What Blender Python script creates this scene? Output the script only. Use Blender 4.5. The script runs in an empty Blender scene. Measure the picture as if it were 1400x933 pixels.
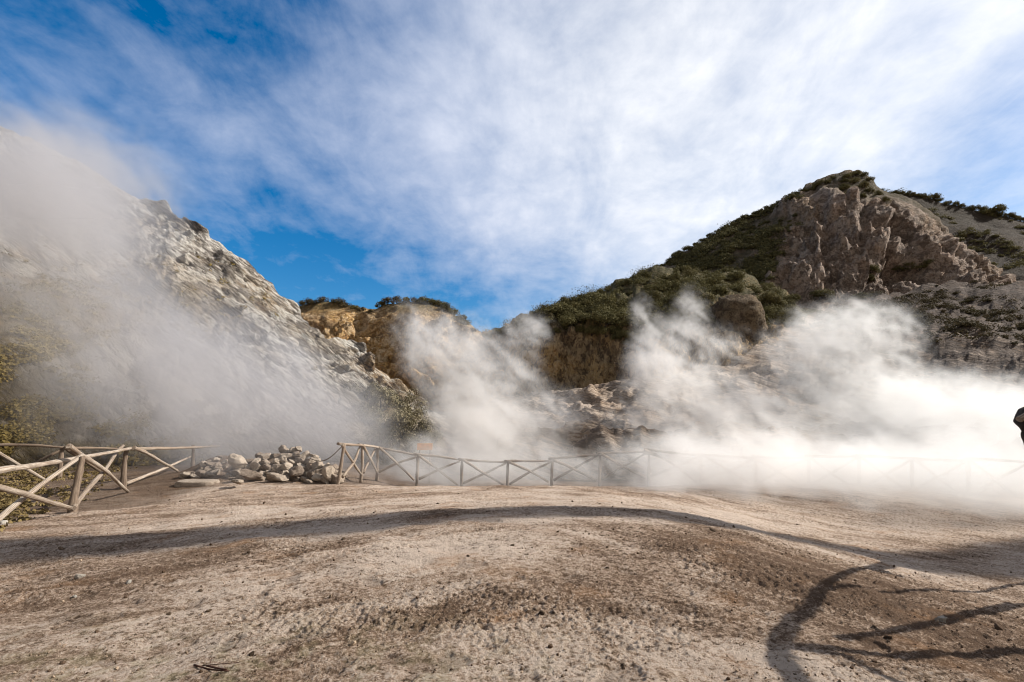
import bpy, math, random
import numpy as np
from mathutils import Vector

random.seed(7)
RNG = np.random.default_rng(7)
SC = bpy.context.scene
COL = SC.collection
R = math.radians

# ------------------------------------------------------------------ camera
W0, H0, F0 = 1400.0, 933.0, 690.0
EYE = np.array([0.0, 0.0, 1.6])
PITCH = math.atan((600.0 - H0 / 2) / F0)
FWD = np.array([0.0, math.cos(PITCH), math.sin(PITCH)])
UPV = np.array([0.0, -math.sin(PITCH), math.cos(PITCH)])
SUN_AZ, SUN_EL = R(83), R(35)            # clockwise from +Y
SUN = np.array([math.sin(SUN_AZ) * math.cos(SUN_EL), math.cos(SUN_AZ) * math.cos(SUN_EL), math.sin(SUN_EL)])

def ray(px, py):
    px = np.asarray(px, float); py = np.asarray(py, float)
    a = (px - W0 / 2) / F0; b = (H0 / 2 - py) / F0
    d = FWD[None, :] + b.reshape(-1, 1) * UPV[None, :]
    d = d.copy(); d[:, 0] += a.reshape(-1)
    return d

def at(px, py, depth):
    """point seen at photo pixel (px, py) whose world Y is depth"""
    d = ray(px, py)
    dep = np.asarray(depth, float).reshape(-1)
    return EYE + d * (dep / d[:, 1])[:, None]

def at1(px, py, depth):
    return at([px], [py], [depth])[0]

def project(P):
    q = P - EYE
    f = q @ FWD
    f = np.where(np.abs(f) < 1e-6, 1e-6, f)
    return W0 / 2 + F0 * q[..., 0] / f, H0 / 2 - F0 * (q @ UPV) / f, f

cam_d = bpy.data.cameras.new('camera')
cam = bpy.data.objects.new('camera', cam_d)
COL.objects.link(cam)
cam.location = EYE
cam.rotation_euler = (math.pi / 2 + PITCH, 0, 0)
cam_d.sensor_width = 36.0
cam_d.lens = F0 / W0 * 36.0
cam_d.clip_end = 20000
cam_d.clip_start = 0.05
SC.camera = cam

# ------------------------------------------------------------------ numpy noise
_perm = np.random.default_rng(3).permutation(256).astype(np.int32)
_perm = np.concatenate([_perm, _perm, _perm])
_g = np.random.default_rng(4).normal(size=(256, 3)).astype(np.float32)
_g /= np.linalg.norm(_g, axis=1)[:, None]

def perlin(p):
    p = np.asarray(p, np.float32)
    i = np.floor(p).astype(np.int32); f = p - i
    i &= 255
    u = f * f * f * (f * (f * 6 - 15) + 10)
    out = 0
    X = (i[:, 0], (i[:, 0] + 1) & 255); Y = (i[:, 1], (i[:, 1] + 1) & 255); Z = (i[:, 2], (i[:, 2] + 1) & 255)
    for a in (0, 1):
        wa = u[:, 0] if a else 1 - u[:, 0]
        for b in (0, 1):
            wb = wa * (u[:, 1] if b else 1 - u[:, 1])
            hb = _perm[_perm[X[a]] + Y[b]]
            for c in (0, 1):
                wc = wb * (u[:, 2] if c else 1 - u[:, 2])
                g = _g[_perm[hb + Z[c]]]
                out = out + wc * (g[:, 0] * (f[:, 0] - a) + g[:, 1] * (f[:, 1] - b) + g[:, 2] * (f[:, 2] - c))
    return out * 1.5

def fbm(p, octv=4, gain=0.5, lac=2.03, ridge=False):
    a, s = 1.0, 0.0
    p = np.array(p, np.float32)
    for k in range(octv):
        n = perlin(p + 17.3 * k)
        if ridge:
            n = 1 - 2 * np.abs(n)
        s = s + a * n
        a *= gain; p = p * lac
    return s

def worley(p, seed=0):
    """F1, F2 and a random value of the nearest cell"""
    p = np.asarray(p, np.float32)
    i = np.floor(p).astype(np.int32)
    f1 = np.full(len(p), 9.0, np.float32); f2 = f1.copy(); val = np.zeros(len(p), np.float32)
    for dx in (-1, 0, 1):
        for dy in (-1, 0, 1):
            for dz in (-1, 0, 1):
                c = i + np.array([dx, dy, dz], np.int32)
                h = _perm[_perm[_perm[(c[:, 0] + seed) & 255] + (c[:, 1] & 255)] + (c[:, 2] & 255)]
                off = _g[h] * 0.45 + 0.5
                d = np.sum((c + off - p) ** 2, axis=1)
                near = d < f1
                f2 = np.where(near, f1, np.minimum(f2, d))
                val = np.where(near, h / 255.0, val)
                f1 = np.where(near, d, f1)
    return np.sqrt(f1), np.sqrt(f2), val

def facet(p, seed=0, tilt=1.1):
    """angular broken rock: every cell is a plane of its own height and tilt"""
    p = np.asarray(p, np.float32)
    i = np.floor(p).astype(np.int32)
    f1 = np.full(len(p), 9.0, np.float32); out = np.zeros(len(p), np.float32)
    for dx in (-1, 0, 1):
        for dy in (-1, 0, 1):
            for dz in (-1, 0, 1):
                c = i + np.array([dx, dy, dz], np.int32)
                h = _perm[_perm[_perm[(c[:, 0] + seed) & 255] + (c[:, 1] & 255)] + (c[:, 2] & 255)]
                e = p - (c + _g[h] * 0.45 + 0.5)
                d = np.sum(e * e, axis=1)
                near = d < f1
                val = (h / 255.0 - .5) + tilt * np.sum(e * _g[(h * 7 + 31) & 255], axis=1)
                out = np.where(near, val, out); f1 = np.where(near, d, f1)
    return out

def ledges(s, sharp=3.0):
    f = s - np.floor(s)
    return f ** sharp - .25

def sstep(a, b, x):
    t = np.clip((x - a) / (b - a), 0, 1)
    return t * t * (3 - 2 * t)

# ------------------------------------------------------------------ mesh helpers
def make_mesh(name, verts, faces, mats=(), smooth=True, mat_idx=None, attrs=None):
    verts = np.asarray(verts, np.float32); faces = np.asarray(faces, np.int32)
    me = bpy.data.meshes.new(name)
    me.vertices.add(len(verts)); me.vertices.foreach_set('co', verts.ravel())
    k = faces.shape[1]
    me.loops.add(faces.size); me.loops.foreach_set('vertex_index', faces.ravel())
    me.polygons.add(len(faces))
    me.polygons.foreach_set('loop_start', np.arange(0, faces.size, k, dtype=np.int32))
    me.polygons.foreach_set('use_smooth', np.full(len(faces), smooth))
    if mat_idx is not None:
        me.polygons.foreach_set('material_index', np.asarray(mat_idx, np.int32))
    for m in mats:
        me.materials.append(m)
    if attrs:
        for an, av in attrs.items():
            at_ = me.attributes.new(an, 'FLOAT', 'POINT')
            at_.data.foreach_set('value', np.asarray(av, np.float32))
    me.update(calc_edges=True)
    return me

def link(name, me, parent=None, loc=None):
    o = bpy.data.objects.new(name, me)
    COL.objects.link(o)
    if loc is not None: o.location = loc
    if parent is not None: o.parent = parent
    return o

def tag(o, label=None, cat=None, group=None, kind=None):
    if label: o['label'] = label
    if cat: o['category'] = cat
    if group: o['group'] = group
    if kind: o['kind'] = kind
    return o

def empty(name, loc):
    o = bpy.data.objects.new(name, None)
    COL.objects.link(o); o.location = loc
    o.empty_display_size = 0.2
    return o

def grid_faces(nr, nc, wrap=False):
    r = np.arange(nr - 1)[:, None]; c = np.arange(nc if wrap else nc - 1)[None, :]
    c1 = (c + 1) % nc
    return np.stack([r * nc + c, r * nc + c1, (r + 1) * nc + c1, (r + 1) * nc + c], -1).reshape(-1, 4)

# ------------------------------------------------------------------ materials
class NT:
    def __init__(s, name):
        s.m = bpy.data.materials.new(name); s.m.use_nodes = True
        s.t = s.m.node_tree; s.t.nodes.clear()
        s.out = s.n('ShaderNodeOutputMaterial')
    def n(s, typ, **kw):
        nd = s.t.nodes.new(typ)
        for k, v in kw.items(): setattr(nd, k, v)
        return nd
    def l(s, a, b): s.t.links.new(a, b)
    def val(s, sock, v):
        if hasattr(v, 'is_linked') or isinstance(v, bpy.types.NodeSocket): s.l(v, sock)
        else: sock.default_value = v
    def math(s, op, a, b=0.0, clamp=False):
        nd = s.n('ShaderNodeMath', operation=op); nd.use_clamp = clamp
        s.val(nd.inputs[0], a); s.val(nd.inputs[1], b); return nd.outputs[0]
    def mix(s, fac, a, b, blend='MIX'):
        nd = s.n('ShaderNodeMix', data_type='RGBA', blend_type=blend)
        s.val(nd.inputs[0], fac)
        for sk, v in ((nd.inputs[6], a), (nd.inputs[7], b)):
            if isinstance(v, (tuple, list)): sk.default_value = (*v[:3], 1)
            else: s.l(v, sk)
        return nd.outputs[2]
    def rng(s, v, a, b, c=0.0, d=1.0, smooth=True):
        nd = s.n('ShaderNodeMapRange'); nd.interpolation_type = 'SMOOTHSTEP' if smooth else 'LINEAR'
        s.val(nd.inputs[0], v)
        for k, x in zip((1, 2, 3, 4), (a, b, c, d)): nd.inputs[k].default_value = x
        return nd.outputs[0]
    def coord(s, scale=(1, 1, 1), rot=(0, 0, 0), kind='Object'):
        tc = s.n('ShaderNodeTexCoord'); m1 = s.n('ShaderNodeMapping'); mp = s.n('ShaderNodeMapping')
        m1.inputs['Rotation'].default_value = rot; mp.inputs['Scale'].default_value = scale
        s.l(tc.outputs[kind], m1.inputs[0]); s.l(m1.outputs[0], mp.inputs[0]); return mp.outputs[0]
    def noise(s, vec, scale, detail=6, rough=0.55, dist=0.0):
        nd = s.n('ShaderNodeTexNoise'); s.l(vec, nd.inputs['Vector'])
        nd.inputs['Scale'].default_value = scale; nd.inputs['Detail'].default_value = detail
        nd.inputs['Roughness'].default_value = rough; nd.inputs['Distortion'].default_value = dist
        return nd.outputs[0]
    def voro(s, vec, scale, feature='F1', rand=1.0):
        nd = s.n('ShaderNodeTexVoronoi', feature=feature); s.l(vec, nd.inputs['Vector'])
        nd.inputs['Scale'].default_value = scale; nd.inputs['Randomness'].default_value = rand
        return nd
    def attr(s, name):
        nd = s.n('ShaderNodeAttribute'); nd.attribute_name = name; return nd.outputs['Fac']
    def bump(s, h, dist, strength=1.0, normal=None):
        nd = s.n('ShaderNodeBump'); nd.inputs['Strength'].default_value = strength
        nd.inputs['Distance'].default_value = dist; s.l(h, nd.inputs['Height'])
        if normal is not None: s.l(normal, nd.inputs['Normal'])
        return nd.outputs[0]
    def surf(s, col, rough=0.9, normal=None, spec=0.2):
        b = s.n('ShaderNodeBsdfPrincipled')
        if isinstance(col, (tuple, list)): b.inputs['Base Color'].default_value = (*col[:3], 1)
        else: s.l(col, b.inputs['Base Color'])
        s.val(b.inputs['Roughness'], rough)
        b.inputs['Specular IOR Level'].default_value = spec
        if normal is not None: s.l(normal, b.inputs['Normal'])
        s.l(b.outputs[0], s.out.inputs[0]); return b

def mat_ground():
    t = NT('soil')
    v = t.coord()
    va = t.coord(scale=(.3, 1.15, 1.0), rot=(0, 0, R(42)))
    vb = t.coord(scale=(.3, 1.15, 1.0), rot=(0, 0, R(-28)))
    tc = t.n('ShaderNodeTexCoord'); sp = t.n('ShaderNodeSeparateXYZ'); t.l(tc.outputs['Object'], sp.inputs[0])
    side = t.rng(sp.outputs[0], -1.5, 1.5)
    def both(scale, det, rough, dist):
        a = t.noise(va, scale, det, rough, dist); b = t.noise(vb, scale, det, rough, dist)
        return t.math('ADD', t.math('MULTIPLY', a, side), t.math('MULTIPLY', b, t.math('SUBTRACT', 1.0, side)))
    big = t.noise(v, 0.30, 5, 0.6, 0.6)
    mid = both(1.5, 7, 0.66, 0.7)
    streak = both(6.0, 6, 0.65, 0.4)
    fine = t.noise(v, 16, 8, 0.72)
    grain = t.noise(v, 75, 5, 0.75)
    pale = (0.585, 0.470, 0.378); dirt = (0.145, 0.092, 0.060); tan = (0.352, 0.250, 0.177)
    k = t.math('ADD', t.math('MULTIPLY', big, 0.42), t.math('ADD', t.math('MULTIPLY', mid, 0.46), t.math('MULTIPLY', streak, 0.18)))
    f2 = t.noise(v, 42, 6, 0.75)
    k = t.math('ADD', k, t.math('ADD', t.math('MULTIPLY', t.math('SUBTRACT', fine, 0.5), 0.55), t.math('MULTIPLY', t.math('SUBTRACT', f2, 0.5), 0.62)))
    k = t.math('ADD', k, t.math('MULTIPLY', t.attr('tone'), 0.095))
    c = t.mix(t.rng(k, 0.42, 0.51), dirt, tan)
    c = t.mix(t.rng(k, 0.49, 0.615), c, pale)
    c = t.mix(t.math('MULTIPLY', t.rng(grain, 0.56, 0.70), 0.5), c, (0.62, 0.50, 0.395))
    crumb = t.math('MULTIPLY', t.rng(fine, 0.47, 0.38), t.rng(both(2.0, 4, .6, .3), 0.42, 0.58))
    c = t.mix(t.math('MULTIPLY', crumb, 0.9), c, (0.065, 0.043, 0.030))
    c = t.mix(t.math('MULTIPLY', t.rng(grain, 0.44, 0.33), 0.65), c, (0.085, 0.056, 0.038))
    c = t.mix(t.math('MULTIPLY', t.rng(t.noise(v, 1.1, 5), 0.56, 0.70), 0.3), c, (0.38, 0.20, 0.09))
    c = t.mix(t.math('MULTIPLY', t.attr('algae'), t.math('MULTIPLY', t.rng(t.noise(v, 5, 5), 0.45, 0.66), 0.55)), c, (0.30, 0.28, 0.15))
    c = t.mix(t.math('MULTIPLY', t.attr('dark_soil'), t.rng(fine, .35, .5)), c, (0.085, 0.056, 0.038))
    h = t.math('ADD', t.math('ADD', fine, t.math('MULTIPLY', f2, .7)), t.math('MULTIPLY', grain, 0.4))
    nb = t.bump(h, 0.045, 1.0)
    t.surf(c, 0.95, nb, 0.08)
    return t.m

def mat_rock(name, pale, dark, warm, scale=1.0, warm_amt=0.5, strata=None, bump=0.25, crack=0.5, veg=(0.075, 0.07, 0.03), lo=.41):
    t = NT(name)
    v = t.coord()
    vs = t.coord(scale=strata[0], rot=strata[1]) if strata else v
    big = t.noise(v, 0.09 * scale, 5, 0.6, 0.4)
    mid = t.noise(vs, 0.55 * scale, 7, 0.65, 0.6)
    fine = t.noise(vs, 2.6 * scale, 7, 0.7, 0.3)
    k = t.math('ADD', t.math('MULTIPLY', big, 0.35), t.math('ADD', t.math('MULTIPLY', mid, 0.4), t.math('MULTIPLY', fine, 0.25)))
    c = t.mix(t.rng(k, lo, lo + .17), dark, pale)
    wm = t.math('MULTIPLY', t.rng(t.noise(v, 0.16 * scale, 5, 0.6, 0.8), 0.45, 0.62), warm_amt)
    c = t.mix(wm, c, warm)
    c = t.mix(t.math('MULTIPLY', t.attr('warm'), 0.9), c, t.mix(t.rng(fine, .35, .65), (0.36, 0.17, 0.05), (0.72, 0.47, 0.20)))
    dn = t.n('ShaderNodeTexNoise'); t.l(vs, dn.inputs['Vector']); dn.inputs['Scale'].default_value = 1.1 * scale; dn.inputs['Detail'].default_value = 5
    wv = t.n('ShaderNodeVectorMath', operation='MULTIPLY_ADD'); t.l(dn.outputs[1], wv.inputs[0]); wv.inputs[1].default_value = (1.1, 1.1, 1.1); t.l(vs, wv.inputs[2])
    cells = []
    for sc in (0.8, 2.2, 5.0):
        vo = t.voro(wv.outputs[0], sc * scale)
        sx = t.n('ShaderNodeSeparateXYZ'); t.l(vo.outputs['Color'], sx.inputs[0])
        cells.append((sx.outputs[0], vo.outputs['Distance']))
    tint = t.math('ADD', t.math('MULTIPLY', cells[0][0], .35), t.math('ADD', t.math('MULTIPLY', cells[1][0], .4), t.math('MULTIPLY', cells[2][0], .25)))
    rk = t.math('SUBTRACT', 1.0, t.attr('veg'))
    c = t.mix(t.math('MULTIPLY', t.rng(tint, .52, .30), t.math('MULTIPLY', rk, .8)), c, tuple(x * 0.8 for x in dark))
    c = t.mix(t.math('MULTIPLY', t.rng(tint, .55, .75), t.math('MULTIPLY', rk, .65)), c, tuple(min(.8, x * 1.15) for x in pale))
    pk = t.noise(vs, 5.5 * scale, 6, 0.72, 0.5)
    c = t.mix(t.math('MULTIPLY', t.rng(pk, 0.45, 0.33), crack), c, tuple(x * 0.5 for x in dark))
    vg = t.math('MULTIPLY', t.attr('veg'), t.rng(fine, 0.32, 0.52))
    c = t.mix(vg, c, t.mix(mid, tuple(x * 0.7 for x in veg), tuple(x * 1.5 for x in veg)))
    h = t.math('ADD', t.math('MULTIPLY', mid, 1.6), fine)
    h = t.math('ADD', h, t.math('MULTIPLY', t.noise(v, 9 * scale, 6, 0.7), 0.5))
    for (cr, cd), a in zip(cells, (1.1, .8, .45)):
        h = t.math('ADD', h, t.math('MULTIPLY', t.math('ADD', cr, t.math('MULTIPLY', cd, -.8)), a))
    nb = t.bump(h, bump * 1.3, 1.0)
    t.surf(c, 0.92, nb, 0.15)
    return t.m

def mat_stone(name, a, b):
    t = NT(name)
    v = t.coord()
    oi = t.n('ShaderNodeObjectInfo')
    off = t.n('ShaderNodeVectorMath', operation='ADD'); t.l(v, off.inputs[0])
    cb = t.n('ShaderNodeCombineXYZ'); t.l(t.math('MULTIPLY', oi.outputs['Random'], 50), cb.inputs[0]); t.l(cb.outputs[0], off.inputs[1])
    n1 = t.noise(off.outputs[0], 2.5, 6, 0.65); n2 = t.noise(off.outputs[0], 16, 5, 0.7)
    c = t.mix(t.rng(t.math('ADD', t.math('MULTIPLY', n1, .6), t.math('MULTIPLY', oi.outputs['Random'], .4)), 0.3, 0.7), a, b)
    c = t.mix(t.math('MULTIPLY', t.rng(n2, .5, .68), .5), c, tuple(x * 0.45 for x in a))
    t.surf(c, 0.92, t.bump(t.math('ADD', n1, t.math('MULTIPLY', n2, .35)), 0.05, 1.0), 0.15)
    return t.m

def mat_wood(name, pale, dark):
    t = NT(name)
    tc = t.n('ShaderNodeTexCoord')
    at_ = t.n('ShaderNodeAttribute'); at_.attribute_name = 'along'
    sp = t.n('ShaderNodeSeparateXYZ'); t.l(tc.outputs['Object'], sp.inputs[0])
    an = t.attr('round_')
    cb = t.n('ShaderNodeCombineXYZ')
    t.l(t.math('MULTIPLY', at_.outputs['Fac'], 1.2), cb.inputs[0]); t.l(t.math('MULTIPLY', an, 9.0), cb.inputs[1]); t.l(t.attr('seed'), cb.inputs[2])
    n1 = t.noise(cb.outputs[0], 1.0, 6, 0.65, 0.5)
    cb2 = t.n('ShaderNodeCombineXYZ')
    t.l(t.math('MULTIPLY', at_.outputs['Fac'], 3.0), cb2.inputs[0]); t.l(t.math('MULTIPLY', an, 30.0), cb2.inputs[1]); t.l(t.attr('seed'), cb2.inputs[2])
    n2 = t.noise(cb2.outputs[0], 1.0, 5, 0.7)
    c = t.mix(t.rng(n1, 0.38, 0.62), dark, pale)
    sd = t.math('FRACT', t.math('MULTIPLY', t.attr('seed'), 7.31))
    c = t.mix(t.math('MULTIPLY', sd, .55), c, tuple(x * .75 for x in dark))
    c = t.mix(t.math('MULTIPLY', t.rng(n2, 0.52, 0.36), 0.8), c, tuple(x * 0.35 for x in dark))
    t.surf(c, 0.85, t.bump(t.math('ADD', n1, n2), 0.012, 1.0), 0.2)
    return t.m

def mat_leaf(name, a, b, dry=(0.14, 0.10, 0.05), dry_amt=0.2):
    t = NT(name)
    g = t.n('ShaderNodeNewGeometry'); oi = t.n('ShaderNodeObjectInfo')
    k = t.math('ADD', t.math('MULTIPLY', g.outputs['Random Per Island'], 0.6), t.math('MULTIPLY', oi.outputs['Random'], 0.4))
    c = t.mix(k, a, b)
    c = t.mix(t.math('MULTIPLY', t.rng(oi.outputs['Random'], 0.72, 0.95), dry_amt), c, dry)
    b_ = t.surf(c, 0.8, None, 0.1)
    tr = t.n('ShaderNodeBsdfTranslucent'); t.l(c, tr.inputs[0])
    mx = t.n('ShaderNodeMixShader'); mx.inputs[0].default_value = 0.15
    t.l(b_.outputs[0], mx.inputs[1]); t.l(tr.outputs[0], mx.inputs[2]); t.l(mx.outputs[0], t.out.inputs[0])
    return t.m

def mat_flat(name, col, rough=0.7, var=0.15):
    t = NT(name)
    n = t.noise(t.coord(), 6, 5, 0.65)
    c = t.mix(t.rng(n, .35, .65), tuple(x * (1 - var) for x in col), tuple(min(1, x * (1 + var)) for x in col))
    t.surf(c, rough, t.bump(n, 0.01, 0.5), 0.3)
    return t.m

M_soil = mat_ground()
M_left = mat_rock('pale_tuff', (0.72, 0.665, 0.60), (0.14, 0.118, 0.10), (0.46, 0.33, 0.18), 1.0, 0.4, ((0.30, 0.5, 1.5), (0.0, R(-37), 0.0)), 0.40, 0.7, (0.16, 0.115, 0.05), .405)
M_orange = mat_rock('ochre_tuff', (0.70, 0.53, 0.34), (0.27, 0.17, 0.09), (0.62, 0.35, 0.12), 1.0, 0.75, None, 0.35, 0.6)
M_brown = mat_rock('brown_tuff', (0.52, 0.385, 0.235), (0.15, 0.105, 0.068), (0.52, 0.33, 0.13), 1.1, 0.6, ((1.1, 1.1, 0.65), (0, 0, 0)), 0.35, 0.6)
M_peak = mat_rock('craggy_lava', (0.62, 0.49, 0.40), (0.22, 0.165, 0.13), (0.54, 0.36, 0.25), 1.1, 0.5, None, 0.6, 0.9, (0.08, 0.07, 0.032))
M_domer = mat_rock('tan_rock', (0.33, 0.25, 0.165), (0.12, 0.085, 0.055), (0.28, 0.19, 0.10), 2.2, .4, None, .25, .7)
M_far = mat_rock('scrubby_earth', (0.085, 0.06, 0.043), (0.04, 0.03, 0.022), (0.09, 0.06, 0.03), 0.9, 0.5, None, 0.4, 0.5, (0.048, 0.036, 0.022))
M_scree = mat_rock('grey_scree', (0.58, 0.47, 0.375), (0.20, 0.15, 0.115), (0.36, 0.23, 0.13), 1.2, 0.45, ((0.22, 0.9, 1.6), (0, R(-17), R(8))), 0.22, 0.4, (0.092, 0.07, 0.057))
M_stone = mat_stone('heap_stone', (0.20, 0.155, 0.12), (0.43, 0.355, 0.28))
M_pebble = mat_stone('pale_pebble', (0.55, 0.48, 0.40), (0.75, 0.70, 0.62))
M_clod = mat_stone('dark_clod', (0.075, 0.05, 0.033), (0.17, 0.115, 0.075))
M_wood = mat_wood('weathered_wood', (0.58, 0.50, 0.41), (0.26, 0.185, 0.13))
M_woodd = mat_wood('dark_wood', (0.34, 0.26, 0.19), (0.15, 0.105, 0.075))  # darker tone of the same fence wood
M_bark = mat_wood('dark_bark', (0.10, 0.085, 0.075), (0.025, 0.02, 0.018))
M_twig = mat_wood('red_twig', (0.19, 0.085, 0.06), (0.09, 0.04, 0.03))
M_leaf = mat_leaf('evergreen_leaf', (0.06, 0.055, 0.022), (0.19, 0.165, 0.07))
M_leafd = mat_leaf('dry_leaf', (0.055, 0.045, 0.022), (0.12, 0.09, 0.045))
M_leafo = mat_leaf('olive_leaf', (0.14, 0.12, 0.07), (0.28, 0.24, 0.15))
M_leafy = mat_leaf('yellow_grass', (0.17, 0.12, 0.035), (0.33, 0.245, 0.085))
M_grass = mat_leaf('dead_grass', (0.13, 0.09, 0.035), (0.27, 0.20, 0.09))
M_orangep = mat_flat('orange_paint', (0.70, 0.30, 0.05))
M_rope = mat_flat('rope_fibre', (0.20, 0.16, 0.12))

# ------------------------------------------------------------------ ground
def ground_base(x, y):
    x = np.asarray(x, float); y = np.asarray(y, float)
    z = 0.34 * np.exp(-((x - 0.6) / 4.6) ** 2 - ((y - 8.0) / 4.2) ** 2)
    z = z - 0.75 * sstep(2.2, 8.5, x) * sstep(20, 11, y) * sstep(1.5, 4.5, y)
    z = z - 0.12 * sstep(-3, -9, x) * sstep(18, 9, y)
    # the path's edge behind which the fence stands a little lower
    e = sstep(17.6, 21.5, y) * sstep(-7, -3.5, x)
    z = z - 0.34 * e * sstep(8.5, 4, x) - 0.1 * e
    z = z + 0.25 * sstep(15, 24, y) * sstep(-7.5, -10.5, x)
    z = z + 0.95 * np.exp(-((x + 8.9) / 1.35) ** 2 - ((y - 20.6) / 1.0) ** 2) + 0.75 * np.exp(-((x + 11.6) / 1.2) ** 2 - ((y - 20.8) / 1.0) ** 2)
    z = z - 0.25 * sstep(12.2, 14.5, y - 0.25 * (x + 10)) * sstep(-8, -11, x) * sstep(19, 16, y)
    return z

def ground_detail(x, y):
    d = np.sqrt(x * x + y * y)
    p = np.stack([x, y, np.zeros_like(x)], 1)
    a = R(35)
    u = x * math.cos(a) - y * math.sin(a); w = x * math.sin(a) + y * math.cos(a)
    q = np.stack([u * 0.9, w * 2.2, np.zeros_like(x)], 1)
    far = sstep(40, 18, d)
    z = 0.045 * fbm(p * 0.7, 3) + 0.028 * fbm(q, 3)
    patch = np.clip(sstep(-0.2, 0.5, fbm(p * 0.55 + 9, 3)) * .7 + .5 * np.clip(-tone_at(x, y), 0, 1) - .5 * np.clip(tone_at(x, y), 0, 1), 0, 1)
    clod = fbm(p * 7.5 + 3, 4, 0.62, 2.1, ridge=True)
    z = z + (.12 + patch) * 0.013 * clod + (.35 + patch) * 0.013 * fbm(p * 19, 3, 0.75)
    # trampled holes
    hole = sstep(0.32, 0.62, fbm(p * 2.3 + 40, 3, 0.6))
    z = z - 0.02 * hole * sstep(16, 5, d)
    return z * far, hole

TONE = [(-4.2, 6.2, 2.6, 1.0, -1.0, .25), (-1.2, 6.3, 3.0, .9, 1.0, .45), (.6, 5.2, 1.5, .8, -.8, .3), (-1.6, 4.0, .8, .5, -.75, .9), (-.4, 4.6, .9, .35, -.65, .6), (2.6, 7.4, 1.6, 1.3, -1.0, -.5),
        (4.6, 6.0, 2.4, 2.0, -1.0, -.6), (3.4, 4.6, 1.4, .9, -.6, -.6), (1.2, 3.4, 1.3, .5, .5, -.4), (.2, 8.6, 4.5, .7, .8, .05), (2.0, 5.2, 1.0, .5, .5, -.7), (-3.0, 3.9, 1.4, .6, .4, .2), (-2.0, 9.6, 5, .8, -.5, .1), (3, 13, 8, 1.6, .7, 0), (-6, 14, 4, 2, -.5, .3)]
def tone_at(x, y):
    t = np.zeros_like(x)
    q = np.stack([x, y, x * 0], 1)
    w = .55 * fbm(q * .9, 3); w2 = .4 * fbm(q * .9 + 40, 3)
    for (cx, cy, rx, ry, a, ang) in TONE:
        c, s_ = math.cos(ang), math.sin(ang)
        u = (x + w - cx) * c + (y + w2 - cy) * s_; v = -(x + w - cx) * s_ + (y + w2 - cy) * c
        t = t + a * np.exp(-(u / rx) ** 2 - (v / ry) ** 2)
    return np.clip(t, -1.1, 1.1)

AZ = np.concatenate([np.linspace(-180, -58, 46)[:-1], np.degrees(np.arctan(np.linspace(math.tan(R(-58)), math.tan(R(58)), 1350))), np.linspace(58, 180, 46)[1:]])
DY = np.concatenate([np.linspace(1500, 430, 40)[:-1], np.linspace(430, 26, 560)[:-1], np.geomspace(26, 0.35, 40)])
DEP = F0 * 1.6 / DY
az, dep = np.meshgrid(np.radians(AZ[:-1]), DEP)
rad = np.where(np.abs(az) < R(58), dep / np.maximum(np.cos(az), 0.2), dep / math.cos(R(58)))
gx = (rad * np.sin(az)).ravel(); gy = (rad * np.cos(az)).ravel()
gd, hole = ground_detail(gx, gy)
gz = ground_base(gx, gy) + gd
gz = gz - sstep(60, 200, np.hypot(gx, gy)) * 1.0
GV = np.stack([gx, gy, gz], 1)
nr, nc = dep.shape
faces = grid_faces(nr, nc, wrap=True)[:, ::-1]
# close the hole under the camera
algae = sstep(5.2, 2.6, gy) * sstep(1.5, -1.5, gx) + sstep(4.0, 2.5, gy) * sstep(0.2, 2.0, gx) * 0.3
dark_soil = np.clip(0.9 * np.maximum(sstep(-.2, .5, -10.9 - (gy - 12.3) * .55 - gx) * sstep(8, 10, gy), .8 * sstep(0, 1.5, -9.0 - (gy - 12.3) * .12 - gx + .5 * fbm(np.stack([gx, gy, gx * 0], 1) * .7, 3)) * sstep(12.5, 15, gy)) + 0.3 * hole * sstep(14, 5, gy) + 0.7 * sstep(17.8, 20, gy) * sstep(9, 5, gx), 0, 0.85)  # darker soil behind the left fence, in the holes and past the path edge
me = make_mesh('ground', np.vstack([GV, [[0, 0, 0.0]]]), faces, [M_soil], True, None,
               {'algae': np.append(algae, 0), 'tone': np.append(tone_at(gx, gy), 0), 'dark_soil': np.append(dark_soil, 0)})
ground = tag(link('ground', me), kind='structure')

def gz_at(x, y):
    x = np.atleast_1d(np.asarray(x, float)); y = np.atleast_1d(np.asarray(y, float))
    return ground_base(x, y) + ground_detail(x, y)[0]

def on_ground(px, py):
    d = ray([px], [py])[0]
    lo, hi = 0.5, 200.0
    prev = lo
    for t in np.geomspace(0.8, 120, 400):
        P = EYE + d * t
        if P[2] < ground_base(P[0], P[1]):
            return np.array([P[0], P[1], float(gz_at(P[0], P[1])[0])])
    return EYE + d * 20

# ------------------------------------------------------------------ hills: sheets with real depth
def catmull(xs, ys, x):
    xs = np.asarray(xs, float); ys = np.asarray(ys, float)
    m = np.zeros_like(ys)
    h = np.diff(xs); s = (np.diff(ys, axis=0).T / h).T
    m[1:-1] = np.where(s[1:] * s[:-1] > 0, 2 * s[1:] * s[:-1] / (s[1:] + s[:-1] + 1e-9 * np.sign(s[1:] + s[:-1] + 1e-12)), 0)
    m[0], m[-1] = s[0], s[-1]
    k = np.clip(np.searchsorted(xs, x) - 1, 0, len(xs) - 2)
    t = ((x - xs[k]) / h[k])
    sh = (-1,) + (1,) * (ys.ndim - 1)
    t = t.reshape(sh); hk = h[k].reshape(sh)
    return ((2 * t**3 - 3 * t**2 + 1) * ys[k] + (t**3 - 2 * t**2 + t) * hk * m[k] + (-2 * t**3 + 3 * t**2) * ys[k + 1] + (t**3 - t**2) * hk * m[k + 1])

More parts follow.
